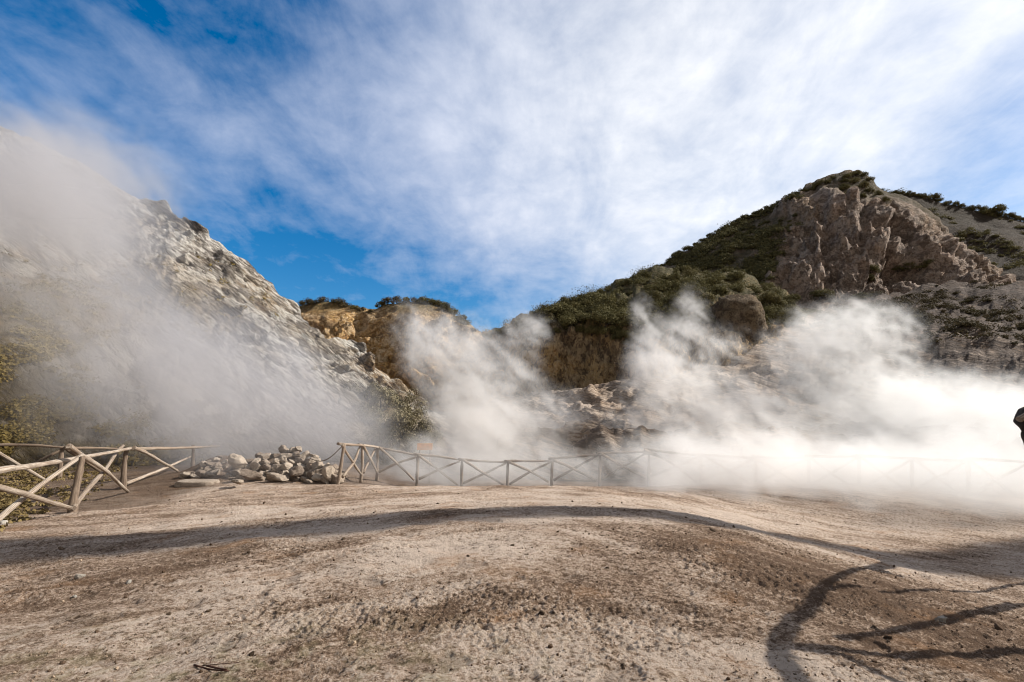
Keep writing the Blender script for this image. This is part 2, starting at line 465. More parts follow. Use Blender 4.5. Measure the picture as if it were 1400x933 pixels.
SHEETS = {}
def sheet(name, mat, cols, disp, step=1.7, rstep=1.7, attrs=None, back=(1.25, 9.0), pixw=None):
    xs = [c[0] for c in cols]
    arr = np.array([c[1] for c in cols], float)                # col, row, (py, depth)
    # one row below the foot to sink it into the ground
    foot = arr[:, :1].copy(); foot[:, :, 0] += 45
    arr = np.concatenate([foot, arr], 1)
    nx = int((xs[-1] - xs[0]) / step)
    X = np.linspace(xs[0], xs[-1], nx)
    A = catmull(xs, arr, X)                                    # nx, rows, 2
    seg = np.mean(np.abs(np.diff(arr[:, :, 0], axis=0 + 1)), axis=0)
    idx = [0.0]
    for i, s in enumerate(seg):
        n = max(4, int(s / rstep))
        if i == 0: n = 6
        idx += list(i + np.arange(1, n + 1) / n)
    idx = np.array(idx)
    B = catmull(np.arange(A.shape[1]), np.swapaxes(A, 0, 1), idx)   # rows, nx, 2
    nr = len(idx)
    PX = np.broadcast_to(X, (nr, nx))
    P = at(PX.ravel(), B[..., 0].ravel(), B[..., 1].ravel()).reshape(nr, nx, 3)
    du = np.gradient(P, axis=1); dv = np.gradient(P, axis=0)
    N = np.cross(du, dv); N /= np.linalg.norm(N, axis=2)[..., None] + 1e-9
    for _ in range(3):
        N[1:-1] = (N[:-2] + N[1:-1] + N[2:]) / 3; N[:, 1:-1] = (N[:, :-2] + N[:, 1:-1] + N[:, 2:]) / 3
    N /= np.linalg.norm(N, axis=2)[..., None] + 1e-9
    flat = P.reshape(-1, 3)
    D, extra = disp(flat, PX.ravel(), B[..., 0].ravel())
    D = D.reshape(nr, nx)
    D[1:-1] = (D[:-2] + 5 * D[1:-1] + D[2:]) / 7; D[:, 1:-1] = (D[:, :-2] + 5 * D[:, 1:-1] + D[:, 2:]) / 7
    S_ = D.copy()
    for _ in range(5):
        S_[:, 1:-1] = (S_[:, :-2] + 2 * S_[:, 1:-1] + S_[:, 2:]) / 4
    k = (sstep(0, 22, np.arange(nr)[::-1]) * .65 + .35)[:, None]    # gentler along the skyline
    D = D * k + S_ * (1 - k)
    Q = (P + N * D[..., None])
    # the far side, falling away behind the skyline
    tops = Q[-1]
    bk = []
    for k in range(1, 9):
        t = k / 8
        b = tops.copy()
        b[:, :2] *= 1 + (back[0] - 1) * t
        b[:, 2] -= back[1] * t * t
        bk.append(b)
    V = np.concatenate([Q, np.array(bk)], 0)
    nR = nr + 8
    at_ = {'veg': np.zeros(nR * nx), 'warm': np.zeros(nR * nx)}
    for k, v in extra.items():
        g = np.concatenate([v.reshape(nr, nx), np.repeat(v.reshape(nr, nx)[-1:], 8, 0)], 0); at_[k] = g.ravel()
    me = make_mesh(name, V.reshape(-1, 3), grid_faces(nR, nx), [mat], True, None, at_)
    o = tag(link(name, me), kind='structure')
    qx, qy, _ = project(Q)
    SHEETS[name] = (Q, qx, qy)
    return o

def on_sheet(name, px, py):
    Q, qx, qy = SHEETS[name]
    k = np.argmin((qx - px) ** 2 + (qy - py) ** 2)
    return Q.reshape(-1, 3)[k]

def blob2(px, py, cx, cy, rx, ry):
    return np.exp(-((px - cx) / rx) ** 2 - ((py - cy) / ry) ** 2)

def rotxz(p, deg):
    a = R(deg); c, s = math.cos(a), math.sin(a)
    return np.stack([p[:, 0] * c + p[:, 2] * s, p[:, 1], -p[:, 0] * s + p[:, 2] * c], 1)

def disp_left(p, px, py):
    q = rotxz(p, -38)                                          # strata dip down to the right
    big = 1.5 * fbm(p * 0.06, 3)
    wob = 0.9 * fbm(q * np.array([.07, .12, .2]), 3)
    brk = 0.5 * facet(q * np.array([.10, .2, .3]), 2, .7)
    a1 = sstep(-.6, .5, fbm(q * np.array([.08, .15, .15]) + 30, 2))
    a2 = sstep(-.5, .6, fbm(q * np.array([.2, .3, .35]) + 60, 2))
    s1 = ledges(q[:, 2] * .38 + wob + brk * .8, 2.5)
    s2 = ledges(q[:, 2] * 1.15 + wob * 2.2 + brk * 2.0 + .4 * fbm(p * .5, 2), 2.0)
    f1 = facet(q * np.array([.22, .4, .8]) + .2 * fbm(p * .5, 2)[:, None], 5, 1.0)
    f2 = facet(q * np.array([.6, 1.0, 1.9]), 8, 1.0)
    low = sstep(520, 600, py)
    rock = sstep(120, 230, px) * 0.75 + 0.25
    d = big + rock * (1.25 * a1 * s1 + .5 * a2 * s2 + .65 * f1 + .36 * f2) + 0.10 * fbm(p * 1.5, 4, 0.6)
    d = d * (1 - 0.5 * low)
    veg = np.clip(blob2(px, py, -10, 540, 130, 110) + blob2(px, py, 520, 585, 60, 45) * 0.9 + 0.75 * blob2(px, py, 120, 420, 160, 55) + 0.8 * sstep(590, 610, py), 0, 1) * 0.95
    warm = 0.8 * blob2(px, py, 60, 390, 170, 50) * sstep(-0.2, 0.4, fbm(p * 0.3, 3)) + .7 * blob2(px, py, 545, 515, 60, 22) + .5 * blob2(px, py, 380, 400, 40, 25) * sstep(-.1, .4, fbm(p * .5, 3))
    return d, {'veg': veg, 'warm': np.clip(warm, 0, 1)}

def disp_crag(p, px, py, s=1.0, a=1.0):
    w = 0.30 * np.stack([fbm(p * 0.09 / s + k * 7, 3) for k in range(3)], 1)
    st = np.array([1, 1, .75])
    d = a * (2.3 * facet(p * .085 * st / s + w, 1, .9) + 1.5 * facet(p * .21 * st / s + w * 2, 5, 1.0) + 1.1 * facet(p * .5 * st / s + w * 3, 9, 1.1) + .65 * facet(p * 1.15 / s + w * 4, 13, 1.1))
    d = d + a * .8 * ledges(p[:, 2] * .22 / s + fbm(p * .07 / s, 3) * 1.3, 2.0)
    return d + a * 0.34 * fbm(p * 0.8 / s, 5, 0.65)

def disp_orange(p, px, py):
    d = disp_crag(p, px, py, 0.75, 0.62) * (.2 + .8 * sstep(418, 455, py)) + 0.8 * fbm(p * np.array([.12, .12, .05]), 3)
    warm = np.clip(blob2(px, py, 485, 455, 70, 50) * 1.3 + blob2(px, py, 550, 500, 60, 40), 0, 1) * sstep(-.7, .2, fbm(p * .3, 3))
    veg = sstep(432, 418, py) * 0.8
    return d, {'warm': warm, 'veg': veg}

def disp_brown(p, px, py):
    rib = fbm(p * np.array([0.45, 0.45, 0.10]), 4, 0.55, ridge=True)
    face = sstep(545, 520, py) * sstep(425 + 14 * fbm(p * .3, 2), 455, py)
    d = 1.3 * fbm(p * 0.1, 3) + face * (0.4 * rib + disp_crag(p, px, py, 0.6, 0.5)) + (1 - face) * (0.6 * fbm(p * 0.35, 4, .6) + .5 * disp_crag(p, px, py, .7, .6))
    veg = np.clip(sstep(470, 440, py + 14 * fbm(p * .35, 3)), 0, 1) * 0.95
    return d, {'veg': veg, 'warm': face * sstep(-.1, .6, fbm(p * .2, 3)) * 0.7}

def disp_peak(p, px, py):
    edge = 1050 + 70 * fbm(np.stack([py * 0.02, py * 0, py * 0], 1), 2) - (py - 330) * 0.25
    face = sstep(edge - 18, edge + 30, px) * sstep(246, 285, py - np.maximum(0, px - 1180) * 0.42) * sstep(425, 392, py)
    d = 1.2 * fbm(p * 0.04, 3) + (0.25 + 0.75 * face) * disp_crag(p, px, py, 1.15, 1.15) + 0.25 * fbm(p * 0.4, 4, .6)
    cav = blob2(px, py, 1238, 362, 30, 11) * 5.5 + blob2(px, py, 1180, 300, 9, 40) * 2 + blob2(px, py, 1130, 320, 8, 35) * 1.6
    d = d - cav * face
    veg = np.clip((1 - face) * (1 - 0.85 * sstep(1040, 1100, px) * sstep(385, 410, py)), 0, 1)
    veg = np.clip(veg * sstep(-.5, .3, fbm(p * .16, 3) + (1 - face) * .25), 0, 1) * 0.9
    warm = blob2(px, py, 1108, 300, 14, 26) * 0.8 + blob2(px, py, 1275, 300, 14, 30) * .4 + blob2(px, py, 1350, 375, 22, 14) * .5
    return d, {'veg': veg, 'warm': np.clip(warm, 0, 1) * 0.55}

def disp_far(p, px, py):
    d = 2.0 * fbm(p * 0.035, 3) + 0.6 * fbm(p * 0.2, 4, .6)
    return d, {'veg': np.clip(0.6 * sstep(-.5, .4, fbm(p * .06, 3)) + sstep(310, 290, py) * .4, 0, 1)}

def disp_scree(p, px, py):
    q = rotxz(p, -17)
    st = fbm(q * np.array([0.09, 0.35, 0.65]), 4, .55, ridge=True)
    v = facet(q * np.array([.22, .45, .8]), 4, .9) + .5; v2 = facet(q * np.array([.7, 1.2, 1.8]), 3, 1.0) + .5
    d = 0.7 * fbm(p * 0.09, 3) + 0.65 * st + 0.35 * (v - .5) + .16 * (v2 - .5) + 0.12 * fbm(p * 1.6, 4, .65)
    veg = np.clip(blob2(px, py, 1250, 420, 120, 30) * .4, 0, 1) + sstep(1060, 1180, px) * sstep(-1.1, -.4, fbm(q * np.array([.15, .5, .8]), 3))
    warm = blob2(px, py, 1300, 470, 70, 14) * .6 * sstep(-.2, .4, fbm(p * .4, 3))
    return d, {'veg': veg, 'warm': np.clip(warm, 0, 1)}

sheet('rocky_hill', M_left, [
    (-620, [(660, 15), (450, 18), (200, 24), (-60, 32)]),
    (-300, [(645, 19), (470, 24), (270, 33), (40, 47)]),
    (-80,  [(632, 23), (480, 29), (320, 39), (138, 55)]),
    (0,    [(626, 24), (480, 31), (335, 41), (172, 57)]),
    (100,  [(622, 25), (490, 33), (355, 43), (212, 59)]),
    (180,  [(620, 26), (495, 34), (375, 44), (263, 60)]),
    (240,  [(621, 27), (505, 35), (390, 45), (290, 59)]),
    (300,  [(622, 28), (520, 36), (420, 46), (333, 58)]),
    (355,  [(623, 29), (540, 36), (456, 45), (379, 57)]),
    (410,  [(624, 30), (558, 36), (500, 44), (434, 56)]),
    (480,  [(626, 31), (578, 37), (535, 44), (483, 54)]),
    (550,  [(628, 32), (598, 37), (570, 43), (528, 52)]),
    (600,  [(632, 33), (610, 37), (588, 42), (562, 50)]),
    (650,  [(638, 34), (628, 36), (612, 40), (598, 47)]),
    (700,  [(646, 34), (642, 36), (638, 39), (634, 44)]),
], disp_left, back=(1.3, 8))

sheet('ochre_cliff', M_orange, [
    (340, [(600, 56), (520, 60), (450, 66), (425, 72)]),
    (405, [(600, 55), (515, 59), (440, 65), (418, 71)]),
    (440, [(600, 54), (510, 58), (440, 64), (414, 70)]),
    (500, [(600, 53), (510, 58), (450, 64), (424, 70)]),
    (530, [(600, 53), (510, 57), (440, 62), (417, 68)]),
    (565, [(600, 52), (510, 56), (435, 61), (410, 67)]),
    (605, [(605, 52), (520, 56), (440, 61), (420, 67)]),
    (638, [(610, 52), (535, 56), (465, 61), (446, 67)]),
    (662, [(615, 52), (550, 56), (492, 61), (472, 67)]),
    (700, [(620, 52), (575, 56), (535, 61), (510, 67)]),
    (740, [(625, 52), (605, 56), (590, 61), (575, 67)]),
], disp_orange, back=(1.25, 8))

sheet('brown_cliff', M_brown, [
    (600,  [(590, 66), (550, 68), (500, 72), (478, 80), (470, 92)]),
    (655,  [(585, 62), (545, 64), (480, 69), (466, 78), (462, 90)]),
    (700,  [(575, 54), (545, 56), (472, 60), (452, 68), (447, 78)]),
    (745,  [(565, 50), (540, 52), (455, 56), (432, 63), (427, 72)]),
    (800,  [(560, 48), (538, 50), (440, 54), (415, 61), (409, 69)]),
    (860,  [(555, 46), (532, 48), (446, 53), (402, 61), (385, 71)]),
    (910,  [(550, 45), (522, 47), (452, 52), (390, 61), (366, 74)]),
    (970,  [(545, 44), (510, 47), (455, 52), (395, 60), (366, 72)]),
    (1030, [(540, 44), (500, 47), (460, 52), (405, 60), (380, 70)]),
    (1080, [(540, 46), (500, 49), (465, 54), (425, 60), (408, 68)]),
    (1140, [(540, 49), (510, 52), (485, 56), (460, 61), (448, 66)]),
], disp_brown, back=(1.25, 7))

PEAK = [
    (800,  [(480, 84), (445, 88), (430, 92), (424, 98), (420, 104)]),
    (860,  [(470, 82), (425, 88), (408, 92), (398, 97), (386, 104)]),
    (910,  [(470, 80), (410, 87), (388, 92), (374, 97), (358, 104)]),
    (960,  [(470, 78), (405, 86), (375, 92), (352, 97), (330, 104)]),
    (1000, [(470, 76), (405, 85), (365, 91), (335, 97), (308, 104)]),
    (1050, [(465, 74), (405, 84), (355, 90), (318, 96), (285, 104)]),
    (1100, [(460, 72), (405, 82), (345, 88), (300, 94), (262, 103)]),
    (1145, [(455, 70), (405, 81), (340, 86), (285, 92), (243, 102)]),
    (1172, [(450, 70), (405, 80), (338, 85), (280, 91), (236, 101)]),
    (1205, [(450, 70), (405, 80), (338, 84), (285, 90), (252, 98)]),
    (1250, [(448, 70), (405, 80), (345, 84), (295, 89), (270, 95)]),
    (1290, [(445, 70), (405, 80), (355, 84), (325, 88), (308, 93)]),
    (1330, [(440, 71), (405, 80), (372, 84), (355, 87), (345, 91)]),
    (1362, [(440, 72), (410, 80), (392, 83), (384, 86), (379, 89)]),
    (1400, [(440, 73), (430, 80), (424, 83), (420, 86), (418, 89)]),
]
PEAK = [(x, [(py, d if d < 80 else 80 + (d - 80) * 1.6) for py, d in rr]) for x, rr in PEAK]
sheet('craggy_peak', M_peak, PEAK, disp_peak, back=(1.15, 10))

sheet('far_hill', M_far, [
    (1080, [(440, 100), (380, 112), (330, 124), (290, 138)]),
    (1180, [(430, 98), (360, 110), (310, 122), (262, 136)]),
    (1250, [(420, 95), (350, 108), (305, 120), (268, 135)]),
    (1300, [(420, 93), (355, 106), (315, 119), (280, 134)]),
    (1350, [(420, 90), (365, 104), (322, 117), (290, 132)]),
    (1400, [(425, 86), (370, 100), (330, 114), (300, 130)]),
    (1500, [(440, 80), (380, 95), (345, 110), (318, 126)]),
    (1700, [(480, 68), (420, 84), (390, 98), (360, 115)]),
    (2000, [(520, 58), (480, 70), (450, 84), (425, 98)]),
], disp_far, back=(1.3, 8), step=2.5, rstep=2.2)

sheet('scree_slope', M_scree, [
    (500,  [(645, 36), (635, 40), (625, 45), (612, 52)]),
    (600,  [(640, 31), (620, 36), (600, 43), (580, 51)]),
    (700,  [(634, 28), (608, 34), (580, 42), (548, 50)]),
    (800,  [(630, 27), (600, 33), (570, 40), (540, 48)]),
    (900,  [(628, 26), (598, 32), (565, 39), (530, 47)]),
    (1000, [(628, 25), (590, 32), (545, 40), (495, 48)]),
    (1080, [(630, 24), (580, 33), (520, 43), (450, 56)]),
    (1150, [(632, 24), (570, 33), (495, 45), (420, 66)]),
    (1230, [(636, 23), (565, 33), (480, 47), (402, 76)]),
    (1300, [(640, 22), (562, 32), (475, 47), (395, 78)]),
    (1360, [(644, 21), (565, 30), (480, 45), (392, 76)]),
    (1430, [(650, 20), (575, 28), (490, 42), (398, 72)]),
    (1600, [(670, 18), (600, 25), (530, 36), (450, 60)]),
    (1900, [(700, 16), (650, 21), (600, 28), (550, 44)]),
], disp_scree, back=(1.05, 2.0))

# ------------------------------------------------------------------ logs and fences
def log_mesh(p0, p1, r0, r1, mat, seed, bend=0.02, n=14, m=10, pts=None, rough=0.15):
    rs = np.random.default_rng(seed)
    if pts is None:
        p0 = np.asarray(p0, float); p1 = np.asarray(p1, float)
        t = np.linspace(0, 1, n)
        path = p0[None] * (1 - t)[:, None] + p1[None] * t[:, None]
        L = np.linalg.norm(p1 - p0)
        side = rs.normal(size=3); ax = (p1 - p0) / L; side -= ax * (side @ ax); side /= np.linalg.norm(side)
        path += side[None] * (np.sin(t * math.pi) * bend * L * rs.uniform(-1, 1) + np.sin(t * math.pi * 2.3 + 1) * bend * .4 * L * rs.uniform(-1, 1))[:, None]
        rad = r0 + (r1 - r0) * t
    else:
        P = np.array([q[0] for q in pts], float); Rr = np.array([q[1] for q in pts], float)
        s = np.arange(len(P)); tt = np.linspace(0, len(P) - 1, n)
        path = np.stack([np.interp(tt, s, P[:, k]) for k in range(3)], 1)
        path[1:-1] = (path[:-2] + 2 * path[1:-1] + path[2:]) / 4; rad = np.interp(tt, s, Rr)
        L = np.sum(np.linalg.norm(np.diff(P, axis=0), axis=1)); t = np.linspace(0, 1, n)
    tan = np.gradient(path, axis=0); tan /= np.linalg.norm(tan, axis=1)[:, None]
    ref = np.array([0.31, 0.17, 0.93])
    if abs(tan[0] @ ref) > 0.9: ref = np.array([0.9, 0.3, 0.1])
    a = np.cross(tan, ref); a /= np.linalg.norm(a, axis=1)[:, None]
    b = np.cross(tan, a)
    th = np.linspace(0, 2 * math.pi, m, endpoint=False)
    sd = rs.uniform(0, 50)
    ring = a[:, None] * np.cos(th)[None, :, None] + b[:, None] * np.sin(th)[None, :, None]
    cc = (path[:, None] + ring * 0.1) .reshape(-1, 3)
    k = 1 + rough * 2.2 * perlin(cc * np.array([3.0, 3.0, 3.0]) + sd).reshape(n, m) + rough * perlin(cc * 9 + sd).reshape(n, m)
    V = path[:, None] + ring * (rad[:, None] * k)[..., None]
    f = grid_faces(n, m, wrap=True)
    V = V.reshape(-1, 3)
    nV = len(V)
    V = np.vstack([V, path[0], path[-1]])
    capa = [[nV, (j + 1) % m, j, j] for j in range(m)]
    al = np.append(np.repeat(t * L, m), [0, L]); rn = np.append(np.tile(np.abs(th / math.pi - 1), n), [0, 0])
    tri = []
    for j in range(m):
        tri.append([nV, (j + 1) % m, j]); base = (n - 1) * m
        tri.append([nV + 1, base + j, base + (j + 1) % m])
    me = bpy.data.meshes.new('log')
    me.from_pydata(V.tolist(), [], f.tolist() + tri)
    me.materials.append(mat)
    me.polygons.foreach_set('use_smooth', np.array([True] * len(f) + [False] * len(tri)))
    for nm, vv in (('along', al), ('round_', rn), ('seed', np.full(len(V), sd))):
        at_ = me.attributes.new(nm, 'FLOAT', 'POINT'); at_.data.foreach_set('value', np.asarray(vv, np.float32))
    me.update()
    return me

_seed = [100]
def log(name, root, p0, p1, r0, r1, mat, bend=0.018):
    _seed[0] += 1
    o0 = np.array(root.location)
    me = log_mesh(np.asarray(p0) - o0, np.asarray(p1) - o0, r0, r1, mat, _seed[0], bend)
    me.name = name
    return link(name, me, root)

def pix_log(name, root, a, b, r, mat, bend=0.03, taper=0.75):
    """a, b = (px, py, depth)"""
    return log(name, root, at1(*a), at1(*b), r, r * taper, mat, bend)

def sunk(px, py, d, dz=0.25):
    p = at1(px, py, d); p[2] -= dz; return p

# left fence, near line
f1 = empty('log_fence', on_ground(104, 692))
tag(f1, 'weathered log fence with crossed braces at the far left, nearest the camera', 'fence')
log('post', f1, sunk(99, 694, 12.3), at1(113, 624, 12.35), .10, .058, M_woodd)
log('post', f1, sunk(169, 664, 17.6), at1(173, 612, 17.6), .105, .062, M_woodd)
log('post', f1, sunk(264, 648, 22.5), at1(264, 609, 22.5), .08, .062, M_woodd)
log('post', f1, sunk(-52, 726, 9.2), at1(-46, 648, 9.2), .08, .062, M_woodd)
pix_log('rail', f1, (-60, 654, 9.0), (18, 640, 10.05), .075, M_wood)
pix_log('rail', f1, (6, 642, 9.9), (184, 612, 17.8), .058, M_wood, 0.02)
pix_log('rail', f1, (178, 614, 17.7), (300, 610, 24.5), .058, M_wood)
pix_log('brace', f1, (-46, 652, 9.0), (98, 694, 12.0), .06, M_wood)
pix_log('brace', f1, (-48, 748, 9.3), (112, 622, 12.5), .06, M_wood)
pix_log('brace', f1, (96, 608, 12.1), (176, 671, 17.2), .06, M_wood)
pix_log('brace', f1, (104, 695, 12.2), (170, 610, 17.9), .06, M_wood)
pix_log('brace', f1, (181, 613, 17.5), (242, 646, 21.8), .06, M_wood)
pix_log('brace', f1, (172, 662, 17.7), (262, 624, 22.9), .058, M_wood)
# left fence, second line behind
f2 = empty('log_fence', (-17.5, 20.5, 0))
tag(f2, 'darker log fence at the left behind the nearest one, below the yellow slope', 'fence')
log('post', f2, sunk(81, 662, 19.3), at1(85, 613, 19.3), .10, .062, M_woodd)
log('post', f2, sunk(-20, 668, 18.2), at1(-18, 610, 18.2), .10, .062, M_woodd)
pix_log('rail', f2, (-30, 609, 18.0), (92, 613, 19.3), .062, M_woodd)
pix_log('rail', f2, (88, 613, 19.2), (172, 614.5, 21.5), .058, M_woodd)
pix_log('brace', f2, (-18, 610, 18.0), (68, 660, 19.0), .058, M_wood)
pix_log('brace', f2, (36, 640, 19.0), (92, 612, 19.6), .058, M_woodd)
pix_log('brace', f2, (92, 614, 19.6), (160, 660, 21.5), .075, M_woodd)

# middle fence, from the corner to the far right
f3 = empty('log_fence', on_ground(520, 652))
tag(f3, 'long log fence with X braces running across the middle through the steam', 'fence')
posts3 = [(466, 656, 608, 18.6), (494, 650, 609, 20.3), (515, 648, 612, 21.8), (570, 658, 623, 21.8), (630, 664, 629, 21.6), (693, 665, 632, 21.6),
          (754, 660, 630, 21.6), (819, 659, 621, 21.8), (886, 655, 617, 21.8), (957, 660, 623, 21.0), (1032, 664, 627, 20.4), (1104, 667, 626, 19.8),
          (1173, 670, 624, 19.2), (1245, 674, 627, 18.6), (1322, 680, 630, 17.8), (1405, 690, 632, 16.8)]
for k, (px, yb, yt, d) in enumerate(posts3):
    m = M_wood if k < 3 else M_woodd
    log('post', f3, sunk(px - (4 if k == 0 else 0), yb, d, .3), at1(px + (5 if k == 0 else 1.5), yt - 1, d), .065, .055, m)
for k in range(len(posts3) - 1):
    a, b = posts3[k], posts3[k + 1]
    m = M_wood if k < 3 else (M_woodd if 5 < k < 9 else M_wood)
    j = random.uniform(-1.5, 1.5)
    pix_log('rail', f3, (a[0] - 4, a[2] - 1 + (j if k > 2 else 0), a[3]), (b[0] + 5, b[2] + .5, b[3]), .055, m, 0.015)
    pix_log('brace', f3, (a[0] + 2, a[2] - .5, a[3] - .12), (b[0] - 4 + (5 if k < 2 else 0), b[1] - 1, b[3] - .12), .055, m)
    pix_log('brace', f3, (a[0] + 3, a[1] - 3, a[3] + .05), (b[0] - 1, b[2] + 1.5, b[3] + .05), .055, m if k != 6 else M_woodd)
pix_log('brace', f3, (880, 617, 21.7), (897, 622, 21.6), .11, M_woodd)

# pale log lying behind it
root = at1(872, 640, 24.5)
o = link('fallen_log', log_mesh(at1(832, 630, 25.2) - root, at1(918, 648, 23.6) - root, .13, .09, M_wood, 77, .02), loc=root)
tag(o, 'pale fallen log lying on the slope right behind the middle fence', 'log')

# rope from the stone heap to the fence corner
r0, r1 = at1(424, 627, 19.6), at1(467, 611, 18.7)
ts = np.linspace(0, 1, 8)
pts = [(r0 * (1 - t) + r1 * t - np.array([0, 0, .28 * math.sin(math.pi * t)]) - r0, .018) for t in ts]
tag(link('rope', log_mesh(None, None, 0, 0, M_rope, 78, n=16, m=6, pts=pts, rough=.02), loc=r0), 'slack dark rope strung between the stone heap and the fence corner', 'rope')

# ------------------------------------------------------------------ signs
def box(c, s):
    x, y, z = np.array(s) / 2
    V = np.array([[i * x, j * y, k * z] for k in (-1, 1) for j in (-1, 1) for i in (-1, 1)]) + np.array(c)
    Fc = [[0, 2, 3, 1], [4, 5, 7, 6], [0, 1, 5, 4], [2, 6, 7, 3], [0, 4, 6, 2], [1, 3, 7, 5]]
    return V, np.array(Fc)

def sign(px, py, d, w, h, label):
    c = at1(px, py, d); g = float(ground_base(c[0], c[1])) - .3
    root = empty('warning_sign', (c[0], c[1], g))
    tag(root, label, 'sign')
    V, Fc = box((0, -.03, c[2] - g), (w, .03, h))
    p = link('panel', make_mesh('panel', V, Fc, [M_orangep], False), root)
    bv = p.modifiers.new('bevel', 'BEVEL'); bv.width = .008; bv.segments = 2
    for s in (-1, 1):
        link('post', log_mesh((s * w * .35, .03, 0), (s * w * .35, .03, c[2] - g + h * .45), .04, .04, M_woodd, 300 + int(px) + s, 0), root)
sign(581, 611, 24.5, .72, .32, 'blank orange signboard on two posts just behind the middle fence')

# ------------------------------------------------------------------ stones
def ico(sub):
    import bmesh
    bm = bmesh.new(); bmesh.ops.create_icosphere(bm, subdivisions=sub, radius=1)
    v = np.array([x.co[:] for x in bm.verts]); f = np.array([[y.index for y in x.verts] for x in bm.faces]); bm.free()
    return v, f
ICO3, ICO3F = ico(4); ICO1, ICO1F = ico(2)

def stone_mesh(seed, mat, flat=1.0, fine=True):
    rs = np.random.default_rng(seed)
    v, f = (ICO3, ICO3F) if fine else (ICO1, ICO1F)
    v = v.copy()
    for _ in range(rs.integers(9, 14)):                        # cut facets
        n = rs.normal(size=3); n /= np.linalg.norm(n); h = rs.uniform(.42, .8)
        k = np.maximum(v @ n - h, 0); v -= k[:, None] * n * 0.97
    v *= (1 + .10 * facet(v * 1.5 + seed * 1.7, 2, 1.0) + .05 * facet(v * 3.5 + seed, 4, 1.0) + .10 * fbm(v * 1.6 + seed, 3) + .045 * fbm(v * 6 + seed, 3))[:, None]
    v *= np.array([rs.uniform(.85, 1.2), rs.uniform(.75, 1.1), rs.uniform(.6, .9) * flat])
    return make_mesh('stone', v, f, [mat], fine)
HEAP = [stone_mesh(500 + k, M_stone) for k in range(10)]

def put_stone(mesh, p, s, label, group=None, name='stone', cat='stone', rot=None):
    o = link(name, mesh, loc=p)
    o.scale = (s, s, s) if np.isscalar(s) else s
    o.rotation_euler = rot if rot is not None else (random.uniform(-.5, .5), random.uniform(-.5, .5), random.uniform(0, 6.28))
    tag(o, label, cat, group)
    return o

heap_label = 'rough pale stone piled in the big heap beside the fence corner'
heap_group = 'stones of the heap left of the fence corner'
d0 = 19.6
def heap_top(px):
    return np.interp(px, [318, 335, 345, 370, 400, 420, 445, 462, 470], [655, 634, 627, 622, 615, 620, 632, 644, 655])
n = 0
yrow = 655
rows = [(655, 19.1, .34), (648, 19.3, .33), (640, 19.6, .34), (632, 19.9, .32), (624, 20.3, .34), (616, 20.7, .32), (608, 21.0, .30)]
for (py, d, s) in rows:
    px = 318 + random.uniform(0, 5)
    while px < 470:
        if heap_top(px) <= py + 2:
            sz = s * random.uniform(.6, 1.1)
            p = at1(px, py + random.uniform(-2, 2), d + random.uniform(-.15, .2))
            put_stone(HEAP[n % 10], p, (sz, sz * .9, sz * random.uniform(.8, 1.15)), heap_label, heap_group); n += 1
            px += sz * 2 * F0 / d * .62
        else:
            px += 6
# lower pile, more earthy, at the left of the heap
for k in range(34):
    px = random.uniform(252, 335); top = np.interp(px, [250, 280, 300, 318, 335], [655, 636, 624, 626, 634])
    py = random.uniform(top + 2, 654)
    put_stone(HEAP[k % 10], on_ground(px, py) + np.array([0, 0, .03]), random.uniform(.12, .28), 'stone half sunk in the low earthy pile left of the heap', 'stones of the low pile')
for (px, py, d, s, rz, lab) in [
        (378, 652, 18.8, (.46, .36, .32), .2, 'large cream block lit by the sun at the front foot of the heap'),
        (342, 650, 18.7, (.38, .32, .28), 1.2, 'rounded tan boulder at the front left foot of the heap'),
        (325, 632, 19.4, (.36, .3, .42), .4, 'tall grey upright boulder on the left shoulder of the heap'),
        (449, 648, 18.9, (.3, .2, .5), .7, 'yellowish pointed slab leaning at the right end of the heap'),
        (326, 659, 17.6, (.28, .24, .2), 2.2, 'pale cut stone lying just in front of the heap, beside the flat slab')]:
    put_stone(HEAP[(px) % 10], at1(px, py, d), s, lab, None, 'boulder', 'boulder', (0, .1, rz))
p = on_ground(270, 664)
sv = np.sign(ICO3) * np.abs(ICO3) ** .45 * np.array([.62, .42, .13]) * (1 + .06 * facet(ICO3 * 2, 4, 1.0) + .04 * fbm(ICO3 * 3, 3))[:, None]
put_stone(make_mesh('stone_slab', sv, ICO3F, [M_stone]), p + np.array([0, 0, .03]), (1, 1, 1), 'long flat pale slab lying on the path before the low pile', None, 'stone_slab', 'slab', (0.03, 0.02, .15))

PEB = [stone_mesh(700 + k, M_pebble, .8) for k in range(3)]
CLO = [stone_mesh(720 + k, M_clod, .8) for k in range(3)]
for (px, py, s, lab) in [(108, 792, .055, 'white pebble alone on the brown soil at the left'), (175, 801, .03, 'small cream pebble right of the white one at the left'),
                         (1287, 851, .055, 'white pebble between the branch shadows at the lower right'), (102, 816, .03, 'small pale pebble on brown soil below the white one'),
                         (4, 719, .09, 'pale stone at the left edge below the fence')]:
    p = on_ground(px, py); put_stone(PEB[px % 3], p + np.array([0, 0, s * .3]), s, lab, None, 'pebble', 'pebble')
for (px, py, s) in [(340, 762, .05), (275, 812, .04), (362, 746, .05), (230, 842, .035), (344, 902, .035), (285, 838, .04), (750, 862, .03), (740, 850, .045), (1090, 720, .06),
                    (975, 728, .07), (1195, 860, .05), (925, 828, .04), (700, 745, .05), (640, 765, .05), (830, 778, .04), (470, 738, .05), (598, 692, .07), (1215, 878, .05)]:
    p = on_ground(px, py); put_stone(CLO[px % 3], p + np.array([0, 0, s * .05]), s * .8, 'dark clod of dirt lying loose on the bare soil', 'loose dark clods on the soil', 'clod', 'clod')

